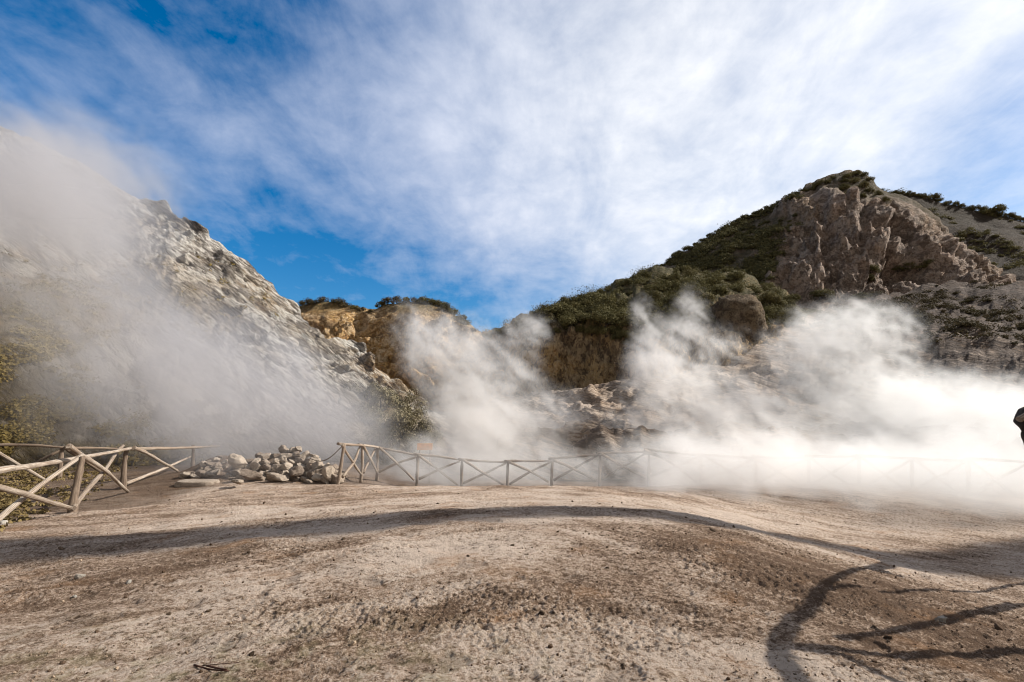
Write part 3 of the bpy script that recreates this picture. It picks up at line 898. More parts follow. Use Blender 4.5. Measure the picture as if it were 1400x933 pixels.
# gravel: thousands of crumbs nobody could count
N = 13000
pxs = RNG.uniform(-60, 1460, N); dyy = RNG.uniform(60, 345, N) ** 1.0
dd = F0 * 1.6 / dyy
gxx = (pxs - 700) / F0 * dd * 1.02; gyy = dd
msk = fbm(np.stack([gxx, gyy, gxx * 0], 1) * .8, 3) - .5 * tone_at(gxx, gyy) > RNG.uniform(-.6, .8, N)
gxx, gyy = gxx[msk], gyy[msk]; N = len(gxx)
gzz = gz_at(gxx, gyy)
base, bf = ICO1, ICO1F
bv12, bf12 = ico(1)
sz = RNG.lognormal(math.log(.0042), .55, N) * (gyy / 4) ** .45
rot = RNG.normal(size=(N, 3, 3)); rot = np.linalg.qr(rot)[0]
V = bv12[None] * RNG.uniform(.6, 1.25, (N, len(bv12), 1)) * (sz[:, None, None] * np.array([1.1, 1, .8]))
V = np.einsum('nij,nvj->nvi', rot, V) + np.stack([gxx, gyy, gzz + sz * .35], 1)[:, None]
Fc = (bf12[None] + (np.arange(N) * len(bv12))[:, None, None]).reshape(-1, 3)
t = NT('crumb')
g = t.n('ShaderNodeNewGeometry')
t.surf(t.mix(t.rng(g.outputs['Random Per Island'], .35, .9, smooth=False), (0.085, .055, .036), (.36, .27, .19)), .95, None, .1)
tag(link('gravel', make_mesh('gravel', V.reshape(-1, 3), Fc, [t.m], False)), 'loose crumbs and grit scattered over the bare soil', None, None, 'stuff')

# dry twigs
tw = on_ground(292, 921)
root = empty('dry_twig', tw)
tag(root, 'broken reddish twig lying on the soil at the bottom left', 'twig')
def tw_at(px, py, dz=.012):
    p = on_ground(px, py) - tw; p[2] += dz; return p
for k, (a, b, r) in enumerate([((264, 917), (312, 927), .0065), ((282, 920), (309, 929), .007), ((276, 919), (326, 917), .003), ((286, 921), (288, 912), .003)]):
    link('stem', log_mesh(tw_at(*a, .012 + .006 * k), tw_at(*b, .012 + .004 * k), r, r * .6, M_twig, 800 + k, .02, 8, 6), root)

# ------------------------------------------------------------------ bare tree at the right edge, whose boughs shade the soil
def lift(px, py, want=1440):
    """the point above the soil whose shadow falls where (px, py) is seen, out at the right of the picture"""
    s = on_ground(px, py)
    for h in np.linspace(.6, 6, 200):
        q = s + SUN * (h / SUN[2])
        if project(q)[0] > want: break
    return q
tree_base = np.array([12.6, 6.7, float(ground_base(12.6, 6.7))])
tr = empty('bare_tree', tree_base)
tag(tr, 'dark bare tree at the right edge, only a knotty bough end in the picture', 'tree')
def bough(name, pts, n=26, m=10, rough=.16, seed=1):
    q = [(np.asarray(p) - tree_base, r) for p, r in pts]
    return link(name, log_mesh(None, None, 0, 0, M_bark, seed, n=n, m=m, pts=q, rough=rough), tr)
top = tree_base + np.array([-.5, -.15, 2.9])
bough('trunk', [(tree_base - np.array([0, 0, .4]), .24), (tree_base + np.array([.05, 0, .9]), .18), (tree_base + np.array([-.2, -.1, 1.9]), .15), (top, .11)], seed=901)
fork = tree_base + np.array([-.3, -.12, 2.2])
J1 = lift(1120, 806, 1470); J2 = lift(1062, 886, 1480)
E1 = lift(1232, 764, 1416)
bough('bough', [(top, 0.075), (lift(1400, 796, 1600) + np.array([1.6, .2, .1]), 0.034), (lift(1400, 796, 1600), 0.034), (lift(1250, 812, 1530), 0.034), (J1, 0.041)], seed=902)
bough('bough', [(J1, 0.051), (lift(1150, 788, 1455), 0.051), (lift(1185, 778, 1440), 0.048), (E1, 0.051)], seed=903)
bough('bough', [(J1, 0.054), (lift(1098, 835, 1475), 0.061), (lift(1080, 858, 1478), 0.061), (J2, 0.068), (lift(1068, 912, 1490), 0.054), (lift(1095, 950, 1500), 0.048)], seed=904)
bough('bough', [(fork, 0.088), (lift(1400, 828, 1620) + np.array([1.6, .2, .1]), 0.068), (lift(1400, 828, 1620), 0.068), (lift(1330, 846, 1580), 0.058), (lift(1240, 862, 1540), 0.051), (lift(1150, 876, 1500), 0.048)], seed=905)
bough('bough', [(fork, 0.082), (lift(1400, 892, 1640) + np.array([1.6, .2, .1]), 0.054), (lift(1400, 892, 1640), 0.054), (lift(1260, 900, 1560), 0.051), (lift(1150, 893, 1520), 0.048), (J2, 0.041)], seed=906)
bough('bough', [(J2, 0.034), (lift(1150, 905, 1500), 0.027), (lift(1240, 940, 1520), 0.020)], seed=907)
# the knotty end hanging into the picture
bough('bough', [(E1, .075), (at1(1424, 560, 7.6), .09), (at1(1411, 574, 7.55), .16), (at1(1411, 592, 7.5), .13), (at1(1412, 610, 7.5), .08), (at1(1413, 624, 7.5), .03)], n=36, m=16, rough=.40, seed=908)
print('E1', E1, project(E1), 'J1', J1, 'J2', J2)
link('broken_limb', log_mesh(at1(1393, 574, 7.46) - tree_base, at1(1412, 564, 7.5) - tree_base, .04, .05, M_wood, 909, .01), tr)

# ------------------------------------------------------------------ plants
def leafy(seed, n, leaf, blobs, mat, stems=5, flat=1.0, twigmat=None):
    rs = np.random.default_rng(seed)
    C = []
    for k in range(blobs):
        a = rs.uniform(0, 6.28); rr = rs.uniform(.15, .75) if k else 0
        C.append((rr * math.cos(a), rr * math.sin(a), rs.uniform(.3, 1.0) * flat * (1 - .35 * rr), rs.uniform(.18, .42)))
    P = []; Nn = []
    per = n // blobs
    for (x, y, z, r) in C:
        q = rs.normal(size=(per, 3)); q /= np.linalg.norm(q, axis=1)[:, None]
        rad_ = r * rs.uniform(.35, 1.0, per) ** .45
        rad_ *= 1 + .35 * perlin(q * 3.1 + seed + x * 9)
        stray = rs.random(per) < .12
        rad_[stray] *= rs.uniform(1.1, 1.6, stray.sum())
        P.append(q * rad_[:, None] * np.array([1, 1, .85]) + np.array([x, y, z])); Nn.append(q)
    P = np.concatenate(P); Nn = np.concatenate(Nn)
    keep = P[:, 2] > .02; P = P[keep]; Nn = Nn[keep]; n = len(P)
    nn = Nn + rs.normal(size=(n, 3)) * .45 + np.array([0, 0, .2])
    t = np.cross(nn, rs.normal(size=(n, 3))); t /= np.linalg.norm(t, axis=1)[:, None]
    s = np.cross(t, nn); s /= np.linalg.norm(s, axis=1)[:, None]
    L = leaf * rs.uniform(.6, 1.3, n)[:, None]
    V = np.stack([P - s * L * .32, P + t * L * .1 + s * L * .45, P + t * L, P + t * L * .35 - s * L * .4], 1).reshape(-1, 3)
    Fc = np.arange(4 * n).reshape(-1, 4)
    mi = np.zeros(n, int)
    if stems:
        SV, SF = [], []
        base = len(V)
        for k in range(stems):
            a = rs.uniform(0, 6.28); c = C[k % blobs]
            p0 = np.array([.08 * math.cos(a), .08 * math.sin(a), -.15]); p1 = np.array(c[:3])
            ax = p1 - p0; u = np.cross(ax, [0.3, .9, .1]); u /= np.linalg.norm(u); w = np.cross(ax / np.linalg.norm(ax), u)
            ring = [u * math.cos(q) + w * math.sin(q) for q in (0, 2.09, 4.19)]
            for r_ in ring: SV.append(p0 + r_ * .035)
            for r_ in ring: SV.append(p1 + r_ * .012)
            b = base + k * 6
            for j in range(3): SF.append([b + j, b + (j + 1) % 3, b + 3 + (j + 1) % 3, b + 3 + j])
        V = np.vstack([V, SV]); Fc = np.vstack([Fc, SF]); mi = np.append(mi, np.ones(len(SF), int))
    return make_mesh('shrub', V, Fc, [mat, twigmat or M_bark], False, mi)

SHR = [leafy(20 + k, 2600, .085, 12 + k, M_leaf, 5, .8) for k in range(5)]
SHD = [leafy(40 + k, 1300, .085, 6 + k, M_leafd, 7, .75) for k in range(3)]
SHO = [leafy(60 + k, 1500, .085, 8, M_leafo, 6, 1.1) for k in range(3)]

def put_shrub(meshes, sheetname, px, py, size, label, group, name='shrub', cat='shrub', sink=.12, squash=1.0):
    p = on_sheet(sheetname, px, py) if isinstance(sheetname, str) else sheetname
    o = link(name, random.choice(meshes), loc=p - np.array([0, 0, sink * size]))
    o.scale = (size, size, size * squash); o.rotation_euler = (0, 0, random.uniform(0, 6.28))
    return tag(o, label, cat, group)

# on the ochre cliff top
g1 = 'shrubs on top of the ochre cliff'
for (px, py, s) in [(413, 418, .9), (421, 416, 1.15), (432, 415, .8), (443, 414, 1.25), (455, 417, .9), (463, 418, 1.2), (474, 421, 1.1), (484, 423, 1.0), (495, 426, .9), (505, 428, .7)]:
    put_shrub(SHD + SHR[:2], 'ochre_cliff', px, py, s, 'dry dark shrub in the left row on the ochre cliff top', g1)
for (px, py, s) in [(521, 419, 1.0), (531, 414, 1.3), (543, 411, 1.3), (553, 410, 1.0), (563, 411, .9), (573, 413, .8), (581, 413, 1.35), (591, 416, 1.1), (600, 418, 1.2), (610, 424, 1.1), (619, 430, 1.1), (628, 437, 1.0), (636, 445, .9), (645, 455, .8)]:
    put_shrub(SHR + SHD[:1], 'ochre_cliff', px, py, s, 'dark shrub on the rounded right crest of the ochre cliff', 'shrubs on the right crest of the ochre cliff')

# dense scrub over the brown cliff
def ridge_y(px):
    return np.interp(px, [655, 700, 745, 800, 860, 910, 970, 1030, 1080], [463, 448, 428, 410, 386, 367, 368, 382, 410])
g2 = 'shrubs of the dense scrub over the brown cliff'
for k in range(110):
    px = random.uniform(665, 1085)
    y0 = ridge_y(px); y1 = np.interp(px, [665, 740, 800, 870, 930, 1000, 1085], [466, 448, 446, 462, 456, 432, 440])
    py = y0 + (y1 - y0) * random.random() ** 1.1
    if abs(px - 1008) < 40 and py > 398: continue
    s = random.uniform(.95, 1.7) * (1.0 if px > 760 else .75)
    put_shrub(SHR, 'brown_cliff', px, py, s, 'dark evergreen shrub crowded into the scrub over the brown cliff', g2)
for (px, py, s) in [(960, 441, 1.2), (975, 444, 1.3), (1020, 446, 1.2), (1040, 444, 1.3), (1055, 436, 1.4), (1068, 432, 1.3), (955, 425, 1.6), (962, 412, 1.5), (985, 400, 1.4), (1030, 400, 1.5), (1050, 414, 1.7), (1060, 424, 1.5), (985, 446, 1.2), (1005, 448, 1.1), (1040, 450, 1.4)]:
    put_shrub(SHR, 'brown_cliff', px, py, s, 'olive shrub at the foot of the tan dome rock', 'shrubs round the foot of the dome rock')

for k in range(26):
    px = random.uniform(690, 930)
    put_shrub(SHR, 'brown_cliff', px, np.interp(px, [690, 740, 800, 870, 930], [462, 452, 448, 462, 458]) + random.uniform(-6, 10), random.uniform(.7, 1.3), 'dark shrub hanging over the upper edge of the brown cliff', 'shrubs along the edge of the brown cliff')
# tan dome rock among the scrub
p = at1(1008, 438, 52.0)
dv = ICO3 * (1 + .14 * fbm(ICO3 * 1.3 + 4, 3) + .06 * fbm(ICO3 * 5, 4, .6))[:, None]
dv = np.sign(dv) * np.abs(dv) ** np.array([.85, .85, .8]) * np.array([2.75, 2.3, 2.6])
dv = dv * (1 + .10 * facet(ICO3 * 2.6, 3, 1.0))[:, None]
dome = make_mesh('dome_rock', dv, ICO3F, [M_domer])
o = link('dome_rock', dome, loc=p)
o.data.attributes.new('veg', 'FLOAT', 'POINT'); o.data.attributes.new('warm', 'FLOAT', 'POINT')
tag(o, 'large tan dome-shaped rock standing out of the dark scrub', 'boulder')

# skyline of the peak and the far hill
def peak_y(px):
    return np.interp(px, [860, 910, 960, 1000, 1050, 1100, 1145, 1172, 1205], [386, 358, 330, 308, 285, 262, 243, 236, 252])
px = 868
while px < 1140:
    put_shrub(SHR, 'craggy_peak', px, peak_y(px) + 1, random.uniform(1.0, 1.6), 'small dark shrub along the long left ridge of the peak', 'shrubs along the left ridge of the peak', squash=.8)
    px += random.uniform(4, 10)
for (px, py, s) in [(1152, 248, 1.2), (1160, 243, 1.5), (1170, 240, 1.6), (1180, 242, 1.4), (1190, 248, 1.2), (1155, 258, 1.7), (1167, 252, 1.8), (1178, 258, 1.7), (1190, 262, 1.5), (1165, 268, 1.6), (1200, 268, 1.4), (1148, 262, 1.5), (1180, 270, 1.5), (1196, 278, 1.3), (1210, 276, 1.2)]:
    put_shrub(SHR, 'craggy_peak', px, py, s, 'green shrub of the tuft crowning the summit', 'shrubs crowning the summit')
for (px, s) in [(1203, 1.4), (1215, 1.0), (1224, 1.5), (1231, 1.3), (1241, 1.6), (1250, 1.4), (1258, 1.7), (1267, 1.5), (1276, 2.2), (1282, 1.5), (1294, 1.5), (1305, 1.4), (1316, 1.5), (1324, 1.6), (1334, 1.7), (1343, 1.8), (1371, 1.8), (1381, 1.7), (1390, 1.8), (1400, 1.7), (1412, 1.8)]:
    py = np.interp(px, [1180, 1250, 1300, 1350, 1400, 1500], [262, 268, 280, 290, 300, 318])
    put_shrub(SHR, 'far_hill', px, py, s, 'dark shrub on the skyline right of the summit', 'shrubs on the skyline right of the summit')
put_shrub(SHR, 'far_hill', 1356, 290, 4.2, 'largest round bush on the skyline near the right edge', None, 'bush', 'bush', squash=.8)
for (px, py, s, lab) in [(1190, 372, 1.6, 'lone dark shrub at the foot of the crag, left of the hollow'), (1120, 408, 2.0, 'dark low shrub between the crag and the steam'), (1185, 384, 1.5, 'small shrub below the middle of the crag')]:
    put_shrub(SHR, 'craggy_peak', px, py, s, lab, None)
for k in range(26):
    a = random.uniform(0, 1)
    put_shrub(SHD + SHR[:1], 'scree_slope', random.uniform(1170, 1330), random.uniform(402, 440), random.uniform(.8, 1.7), 'low brownish shrub on the slope under the crag', 'low shrubs under the crag', squash=.55)
for (px, py) in [(1255, 366), (1240, 362), (1228, 366), (1268, 360)]:
    put_shrub(SHR, 'craggy_peak', px, py + 4, 1.8, 'shrub in the dark hollow at the base of the crag', 'shrubs in the hollow of the crag', squash=.6)

# olive thicket beyond the fence
for (px, py, s) in [(500, 545, 1.6), (520, 560, 1.9), (545, 555, 1.7), (560, 575, 1.8), (530, 590, 2.0), (505, 580, 1.6), (550, 600, 1.8), (572, 598, 1.5), (525, 615, 1.6), (560, 620, 1.5), (585, 612, 1.3)]:
    put_shrub(SHO, 'rocky_hill', px, py, s * .95, 'grey-olive bush of the thicket behind the fence corner', 'bushes of the thicket behind the fence corner', 'bush', 'bush')

# yellow scrub (ground cover) on the left slope, and low dark cover on the peak's flank: masses nobody could count
def cover(name, sheetname, region, n, size, mat, label, seed, flat=.6, tuft=9, leaf=.5):
    rs = np.random.default_rng(seed)
    Q, qx, qy = SHEETS[sheetname]
    flatQ = Q.reshape(-1, 3); w = np.clip(region(qx.ravel(), qy.ravel(), flatQ), 0, None)
    idx = rs.choice(len(flatQ), size=n, p=w / w.sum())
    szs = size * rs.lognormal(-.1, .4, n)
    P = np.repeat(flatQ[idx], tuft, 0)
    s0 = np.repeat(szs, tuft)[:, None]
    q = rs.normal(size=P.shape); q /= np.linalg.norm(q, axis=1)[:, None]; q[:, 2] = np.abs(q[:, 2])
    rad_ = rs.random(len(P))[:, None] ** .35 * (1 + .45 * perlin(q * 2.7 + np.repeat(np.arange(n), tuft)[:, None] * 3.1)[:, None])
    P = P + q * rad_ * s0 * np.array([.75, .75, .9 * flat])
    m = len(P)
    nn = q + rs.normal(size=(m, 3)) * .45 + np.array([0, 0, .2])
    t = np.cross(nn, rs.normal(size=(m, 3))); t /= np.linalg.norm(t, axis=1)[:, None]
    s = np.cross(t, nn); s /= np.linalg.norm(s, axis=1)[:, None]
    L = leaf * rs.uniform(.6, 1.4, (m, 1))
    V = np.stack([P - s * L * .3, P + t * L * .1 + s * L * .42, P + t * L, P + t * L * .3 - s * L * .4], 1).reshape(-1, 3)
    tag(link(name, make_mesh(name, V, np.arange(4 * m).reshape(-1, 4), [mat], False)), label, None, None, 'stuff')

cover('yellow_scrub', 'rocky_hill', lambda x, y, p: (blob2(x, y, -20, 540, 110, 90) + .55 * sstep(560, 600, y) * sstep(330, 150, x) + .25 * blob2(x, y, 110, 410, 150, 45)) * (fbm(p * .35, 3) > -.05), 2600, .42, M_leafy, 'yellow-green dry scrub covering the left slope', 5, .7, 26, .15)
cover('dark_scrub', 'craggy_peak', lambda x, y, p: sstep(1085 - (y - 330) * .35, 1050 - (y - 330) * .35, x) * (y > peak_y(x) - 2) * (fbm(p * .18, 3) > -.3) * (y < 420), 2300, 1.15, M_leaf, 'dark evergreen scrub covering the left flank of the peak', 6, .75, 130, .24)
cover('cliff_scrub', 'brown_cliff', lambda x, y, p: (x > 660) * (x < 1100) * (y > ridge_y(x) - 4) * (y < np.interp(x, [665, 740, 800, 870, 930, 1000, 1085], [462, 446, 442, 452, 446, 440, 450])) * (np.hypot(x - 1008, (y - 425) * 1.3) > 38) * (fbm(p * .3, 3) > -.45), 420, 1.0, M_leaf, 'dense dark evergreen scrub over the brown cliff', 9, .85, 320, .13)
cover('hill_scrub', 'far_hill', lambda x, y, p: (fbm(p * .1, 3) > .2) * (x < 1500) * 1.0, 650, 1.3, M_leaf, 'patchy scrub on the hill right of the crag', 7, .6, 110, .25)
cover('slope_scrub', 'scree_slope', lambda x, y, p: (blob2(x, y, 1240, 425, 140, 26) + .5 * blob2(x, y, 1380, 445, 60, 20)) * (fbm(p * .25, 3) > -.05), 420, .9, M_leafd, 'brown-green ground cover on the slope under the crag', 8, .5, 90, .17)

SHEETS['ground'] = (GV.reshape(nr, nc, 3),) + tuple(a.reshape(nr, nc) for a in project(GV)[:2])
_gf = project(GV)[2]
cover('dry_grass', 'ground', lambda x, y, p: (_gf > 0) * (x > -80) * (x < 300) * (p[:, 1] < 27) * (.15 + sstep(0, 2.5, -10.9 - (p[:, 1] - 12.3) * .55 - p[:, 0])) * (-10.9 - (p[:, 1] - 12.3) * .55 > p[:, 0]) * (p[:, 1] > 8) * (fbm(p * .9, 3) > -.1), 1500, .16, M_grass, 'short dry yellow grass behind the left fence', 11, .6, 12, .075)

# ------------------------------------------------------------------ steam (density grids computed here, rendered as real volumes)
def mat_steam(name, dens, g, col=(.985, .97, .955)):
    t = NT(name)
    pv = t.n('ShaderNodeVolumePrincipled')
    pv.inputs['Color'].default_value = (*col, 1)
    pv.inputs['Density'].default_value = dens
    pv.inputs['Anisotropy'].default_value = g
    t.l(pv.outputs[0], t.out.inputs['Volume'])
    return t.m

def steam(label, lo, hi, vox, blobs, mat, nscale=.35, amp=.9, seed=0, stretch=(.55, 1, 1.15), soft=.6, wisp=1.0, cut=.30):
    lo = np.array(lo, float); hi = np.array(hi, float)
    n = np.maximum(8, ((hi - lo) / vox).astype(int))
    ax = [np.linspace(lo[k], hi[k], n[k]) for k in range(3)]
    G = np.stack(np.meshgrid(*ax, indexing='ij'), -1)           # x, y, z
    P = G.reshape(-1, 3).astype(np.float32)
    env = np.zeros(len(P), np.float32)
    for b in blobs:
        (px, py, d), (rx, ry, rz), a = b[0], b[1], b[2]
        c = at1(px, py, d)
        q = (P - c) / np.array([rx, ry, rz])
        env += a * np.exp(-np.sum(q * q, 1) * 1.2)
    live = env > .02
    Pl = P[live]
    Pl = rotxz(Pl, -40); s = np.array(stretch)
    w = np.stack([fbm(Pl * nscale * .8 * s + 31 * k + seed, 2) for k in range(3)], 1) * .95
    nz = fbm(Pl * nscale * s + w * wisp + seed, 5, .64)
    bil = 1 - np.abs(fbm(Pl * nscale * 1.9 * s + w * 1.4 * wisp + seed + 5, 5, .6)) * 1.6
    e = env[live]
    v = e + amp * (nz * .62 + (bil - .45) * .38) * np.minimum(1, e * 2.2) - cut
    v = np.clip(v, 0, None) / soft
    v = np.minimum(v, 1.5) ** 1.25 * sstep(.02, .25, e)
    # no box edges
    edge = np.ones(len(Pl), np.float32); Pl = P[live]
    for k in range(3):
        t0 = (Pl[:, k] - lo[k]) / (hi[k] - lo[k]); edge *= np.clip(np.minimum(t0, 1 - t0) * 14, 0, 1)
    dens = np.zeros(len(P), np.float32); dens[live] = v * edge
    dens = dens.reshape(n[0], n[1], n[2])
    me = bpy.data.meshes.new('steam')
    me.vertices.add(len(P))
    me.vertices.foreach_set('co', np.ascontiguousarray(P).ravel())
    at_ = me.attributes.new('thickness', 'FLOAT', 'POINT'); at_.data.foreach_set('value', np.ascontiguousarray(dens.ravel()))
    me.materials.append(mat)
    o = link('steam', me)
    tag(o, label, None, None, 'stuff')
    ng = bpy.data.node_groups.new('steam_field', 'GeometryNodeTree')
    ng.interface.new_socket('Geometry', in_out='INPUT', socket_type='NodeSocketGeometry')
    ng.interface.new_socket('Geometry', in_out='OUTPUT', socket_type='NodeSocketGeometry')
    N_ = ng.nodes; Lk = ng.links.new
    gi = N_.new('NodeGroupInput'); go = N_.new('NodeGroupOutput')
    vc = N_.new('GeometryNodeVolumeCube')
    vc.inputs['Min'].default_value = lo; vc.inputs['Max'].default_value = hi
    for k, nm in enumerate(('Resolution X', 'Resolution Y', 'Resolution Z')): vc.inputs[nm].default_value = int(n[k])
    pos = N_.new('GeometryNodeInputPosition'); sx = N_.new('ShaderNodeSeparateXYZ'); Lk(pos.outputs[0], sx.inputs[0])
    def mth(op, a, b):
        q = N_.new('ShaderNodeMath'); q.operation = op
        for i_, x in enumerate((a, b)):
            if isinstance(x, (int, float)): q.inputs[i_].default_value = x
            else: Lk(x, q.inputs[i_])
        return q.outputs[0]
    ii = []
    for k in range(3):
        st = (hi[k] - lo[k]) / (n[k] - 1)
        u = mth('FLOOR', mth('ADD', mth('DIVIDE', mth('SUBTRACT', sx.outputs[k], float(lo[k])), float(st)), .5), 0)
        ii.append(mth('MINIMUM', mth('MAXIMUM', u, 0), float(n[k] - 1)))
    # keep whole numbers exact: index in integers
    def imath(op, a, b):
        q = N_.new('FunctionNodeIntegerMath'); q.operation = op
        for i_, x in enumerate((a, b)):
            if isinstance(x, int): q.inputs[i_].default_value = x
            else: Lk(x, q.inputs[i_])
        return q.outputs[0]
    def toint(a):
        q = N_.new('FunctionNodeFloatToInt'); q.rounding_mode = 'ROUND'; Lk(a, q.inputs[0]); return q.outputs[0]
    I = [toint(a) for a in ii]
    index = imath('ADD', imath('MULTIPLY', imath('ADD', imath('MULTIPLY', I[0], int(n[1])), I[1]), int(n[2])), I[2])
    na = N_.new('GeometryNodeInputNamedAttribute'); na.data_type = 'FLOAT'; na.inputs[0].default_value = 'thickness'
    si = N_.new('GeometryNodeSampleIndex'); si.data_type = 'FLOAT'; si.domain = 'POINT'
    Lk(gi.outputs[0], si.inputs['Geometry']); Lk(na.outputs[0], si.inputs['Value']); Lk(index, si.inputs['Index'])
    Lk(si.outputs[0], vc.inputs['Density'])
    sm = N_.new('GeometryNodeSetMaterial'); sm.inputs['Material'].default_value = mat
    Lk(vc.outputs[0], sm.inputs[0]); Lk(sm.outputs[0], go.inputs[0])
    md = o.modifiers.new('field', 'NODES'); md.node_group = ng
    return o

M_steam_l = mat_steam('thin_shaded_steam', .18, .5, (.875, .862, .868))  # grey tint stands in for the weaker light on this steam
M_steam_m = mat_steam('white_steam', .40, .4, (.985, .965, .945))
M_steam_r = mat_steam('dense_steam', .28, .28, (.99, .98, .965))

steam('thin grey steam drifting up the left slope', (-50, 16, -1), (-3, 46, 34), .40, [
    ((90, 330, 31), (5.5, 5, 6), .8), ((20, 270, 34), (8, 6, 4.8), .55), ((160, 420, 29), (5.5, 5, 4.5), .75), ((290, 510, 28), (5, 4.5, 3.4), .8),
    ((400, 565, 27), (4.4, 4, 2.8), .9), ((200, 495, 28), (5.5, 5, 3.8), .7), ((280, 580, 25), (7, 4, 2.8), .8), ((-20, 235, 36), (9, 6, 5), .6), ((80, 265, 35), (7, 6, 4.5), .5),
    ((455, 600, 24.5), (3.4, 3, 2.0), .75), ((130, 250, 34), (6, 6, 5), .4), ((330, 635, 22.5), (6, 2.2, 1.3), .55), ((360, 632, 18.4), (3.4, 1.3, 1.1), .75)], M_steam_l, .27, 1.1, 1, soft=.75, cut=.25)
steam('white steam plume billowing up in the middle behind the fence', (-10, 18.5, -1.2), (6.5, 38, 12), .17, [
    ((650, 560, 30), (2.7, 3, 2.8), .95), ((600, 490, 32), (2.6, 2.6, 2.6), .75), ((690, 600, 28), (2.8, 2.6, 2.0), .95), ((640, 620, 26), (3.2, 2.5, 1.6), .85), ((640, 480, 32), (2.6, 2.4, 2.2), .6),
    ((740, 585, 29), (2.8, 2.6, 1.8), .6), ((565, 440, 34), (2.4, 2.4, 2.2), .5), ((700, 510, 32), (2.4, 2.5, 2.4), .5), ((720, 450, 34), (2.2, 2.2, 1.8), .48), ((780, 560, 30), (2, 2, 1.8), .32),
    ((720, 640, 23.5), (6, 1.6, 1.2), .5), ((620, 645, 23), (4, 1.5, 1.0), .5), ((730, 642, 20.2), (6.5, 1.1, 1.3), .56), ((590, 640, 20.0), (4, 1.0, 1.2), .5)], M_steam_m, .62, 1.5, 2, soft=.7)
steam('bright wispy steam rising right of the middle', (2, 14, -1.2), (19, 37, 12.5), .17, [
    ((920, 520, 29), (2.5, 2.4, 2.4), .95), ((900, 480, 31), (1.9, 2, 2.1), .7), ((985, 585, 27), (3.3, 2.6, 2.1), .95), ((1035, 545, 28), (2.2, 2.2, 2.0), .7), ((945, 432, 32), (1.3, 1.5, 2.0), .66),
    ((880, 432, 33), (1.1, 1.4, 1.8), .55), ((990, 470, 31), (2.3, 2, 1.4), .5), ((860, 580, 28), (2.4, 2.2, 1.7), .45), ((960, 630, 23.5), (3.8, 2, 1.4), .9), ((1060, 620, 24), (3.6, 2.4, 1.8), .95),
    ((990, 645, 19.5), (4.5, 2, 1.3), 1.08), ((1120, 645, 18.8), (4.5, 2, 1.2), .92), ((955, 652, 18.4), (3.0, 1.4, 1.2), .75), ((1055, 658, 17.2), (2.6, 1.4, 1.1), .7), ((1000, 668, 16.2), (3.5, 1.3, .6), .6)], M_steam_m, .75, 1.75, 3, soft=.7)
steam('dense bright white steam cloud at the right', (8, 12.5, -1.6), (34, 33, 11.5), .18, [
    ((1130, 462, 29), (2.9, 2.4, 2.0), .95), ((1190, 452, 29), (2.7, 2.4, 1.7), .8), ((1090, 500, 28), (2.2, 2.2, 1.8), .6), ((1180, 545, 27), (3.3, 2.6, 2.0), .85), ((1260, 570, 25), (3.8, 2.6, 1.9), 1.05),
    ((1330, 595, 23), (3.6, 2.6, 1.9), 1.1), ((1230, 615, 23), (3.8, 2.6, 1.8), 1.0), ((1390, 622, 20), (3.4, 2.8, 1.8), 1.1), ((1350, 562, 25), (3.0, 2.4, 1.3), .65), ((1130, 600, 25), (2.6, 2.4, 1.5), .7),
    ((1460, 605, 21), (4, 3, 2.3), 1.0), ((1330, 655, 18), (3.6, 2.2, 1.3), .85), ((1230, 500, 28), (2.6, 2, 1.4), .4), ((1400, 690, 14.5), (3, 2, .9), .65), ((1210, 648, 18.8), (4, 2, 1.2), .85), ((1240, 655, 16.4), (3.0, 1.6, 1.3), .85), ((1380, 655, 14.8), (3.4, 1.8, 1.6), 1.0), ((1300, 672, 15.4), (3.5, 1.4, .8), .7)], M_steam_r, .68, 1.8, 4, soft=.7)
# a tall jet of steam beyond the right edge; its shadow is the dark band across the path
S0 = on_ground(760, 701)
hd = SUN[:2] / np.linalg.norm(SUN[:2])
jb = S0[:2] + hd * 18.5
print('jet', jb, project(np.array([jb[0], jb[1], 3.0])))
def column():
    out = []
    for k in range(24):
        z = -.5 + k * 1.05
        wob = np.array([.25 * math.sin(k * .9), .35 * math.sin(k * .55 + 1)])
        q = np.array([jb[0] + wob[0], jb[1] + wob[1], z])
        px_, py_, _ = project(q)
        out.append(((float(px_), float(py_), q[1]), (1.2 + 1.2 * max(0, 1 - k / 7), 1.05 + 1.0 * max(0, 1 - k / 7), 1.2), 1.0))
    return out
steam('tall steam jet beyond the right edge', (jb[0] - 3.5, jb[1] - 3.5, -1.2), (jb[0] + 3.5, jb[1] + 3.5, 25), .3, column(), mat_steam('jet_steam', 2.2, .2), .5, .5, 6, soft=.7)

# ------------------------------------------------------------------ light and sky
sun_d = bpy.data.lights.new('sun', 'SUN'); sun_d.energy = 4.6; sun_d.angle = R(0.6); sun_d.color = (1.0, 0.95, 0.87)
so = bpy.data.objects.new('sun', sun_d); COL.objects.link(so)
so.rotation_euler = Vector(SUN).to_track_quat('Z', 'Y').to_euler()

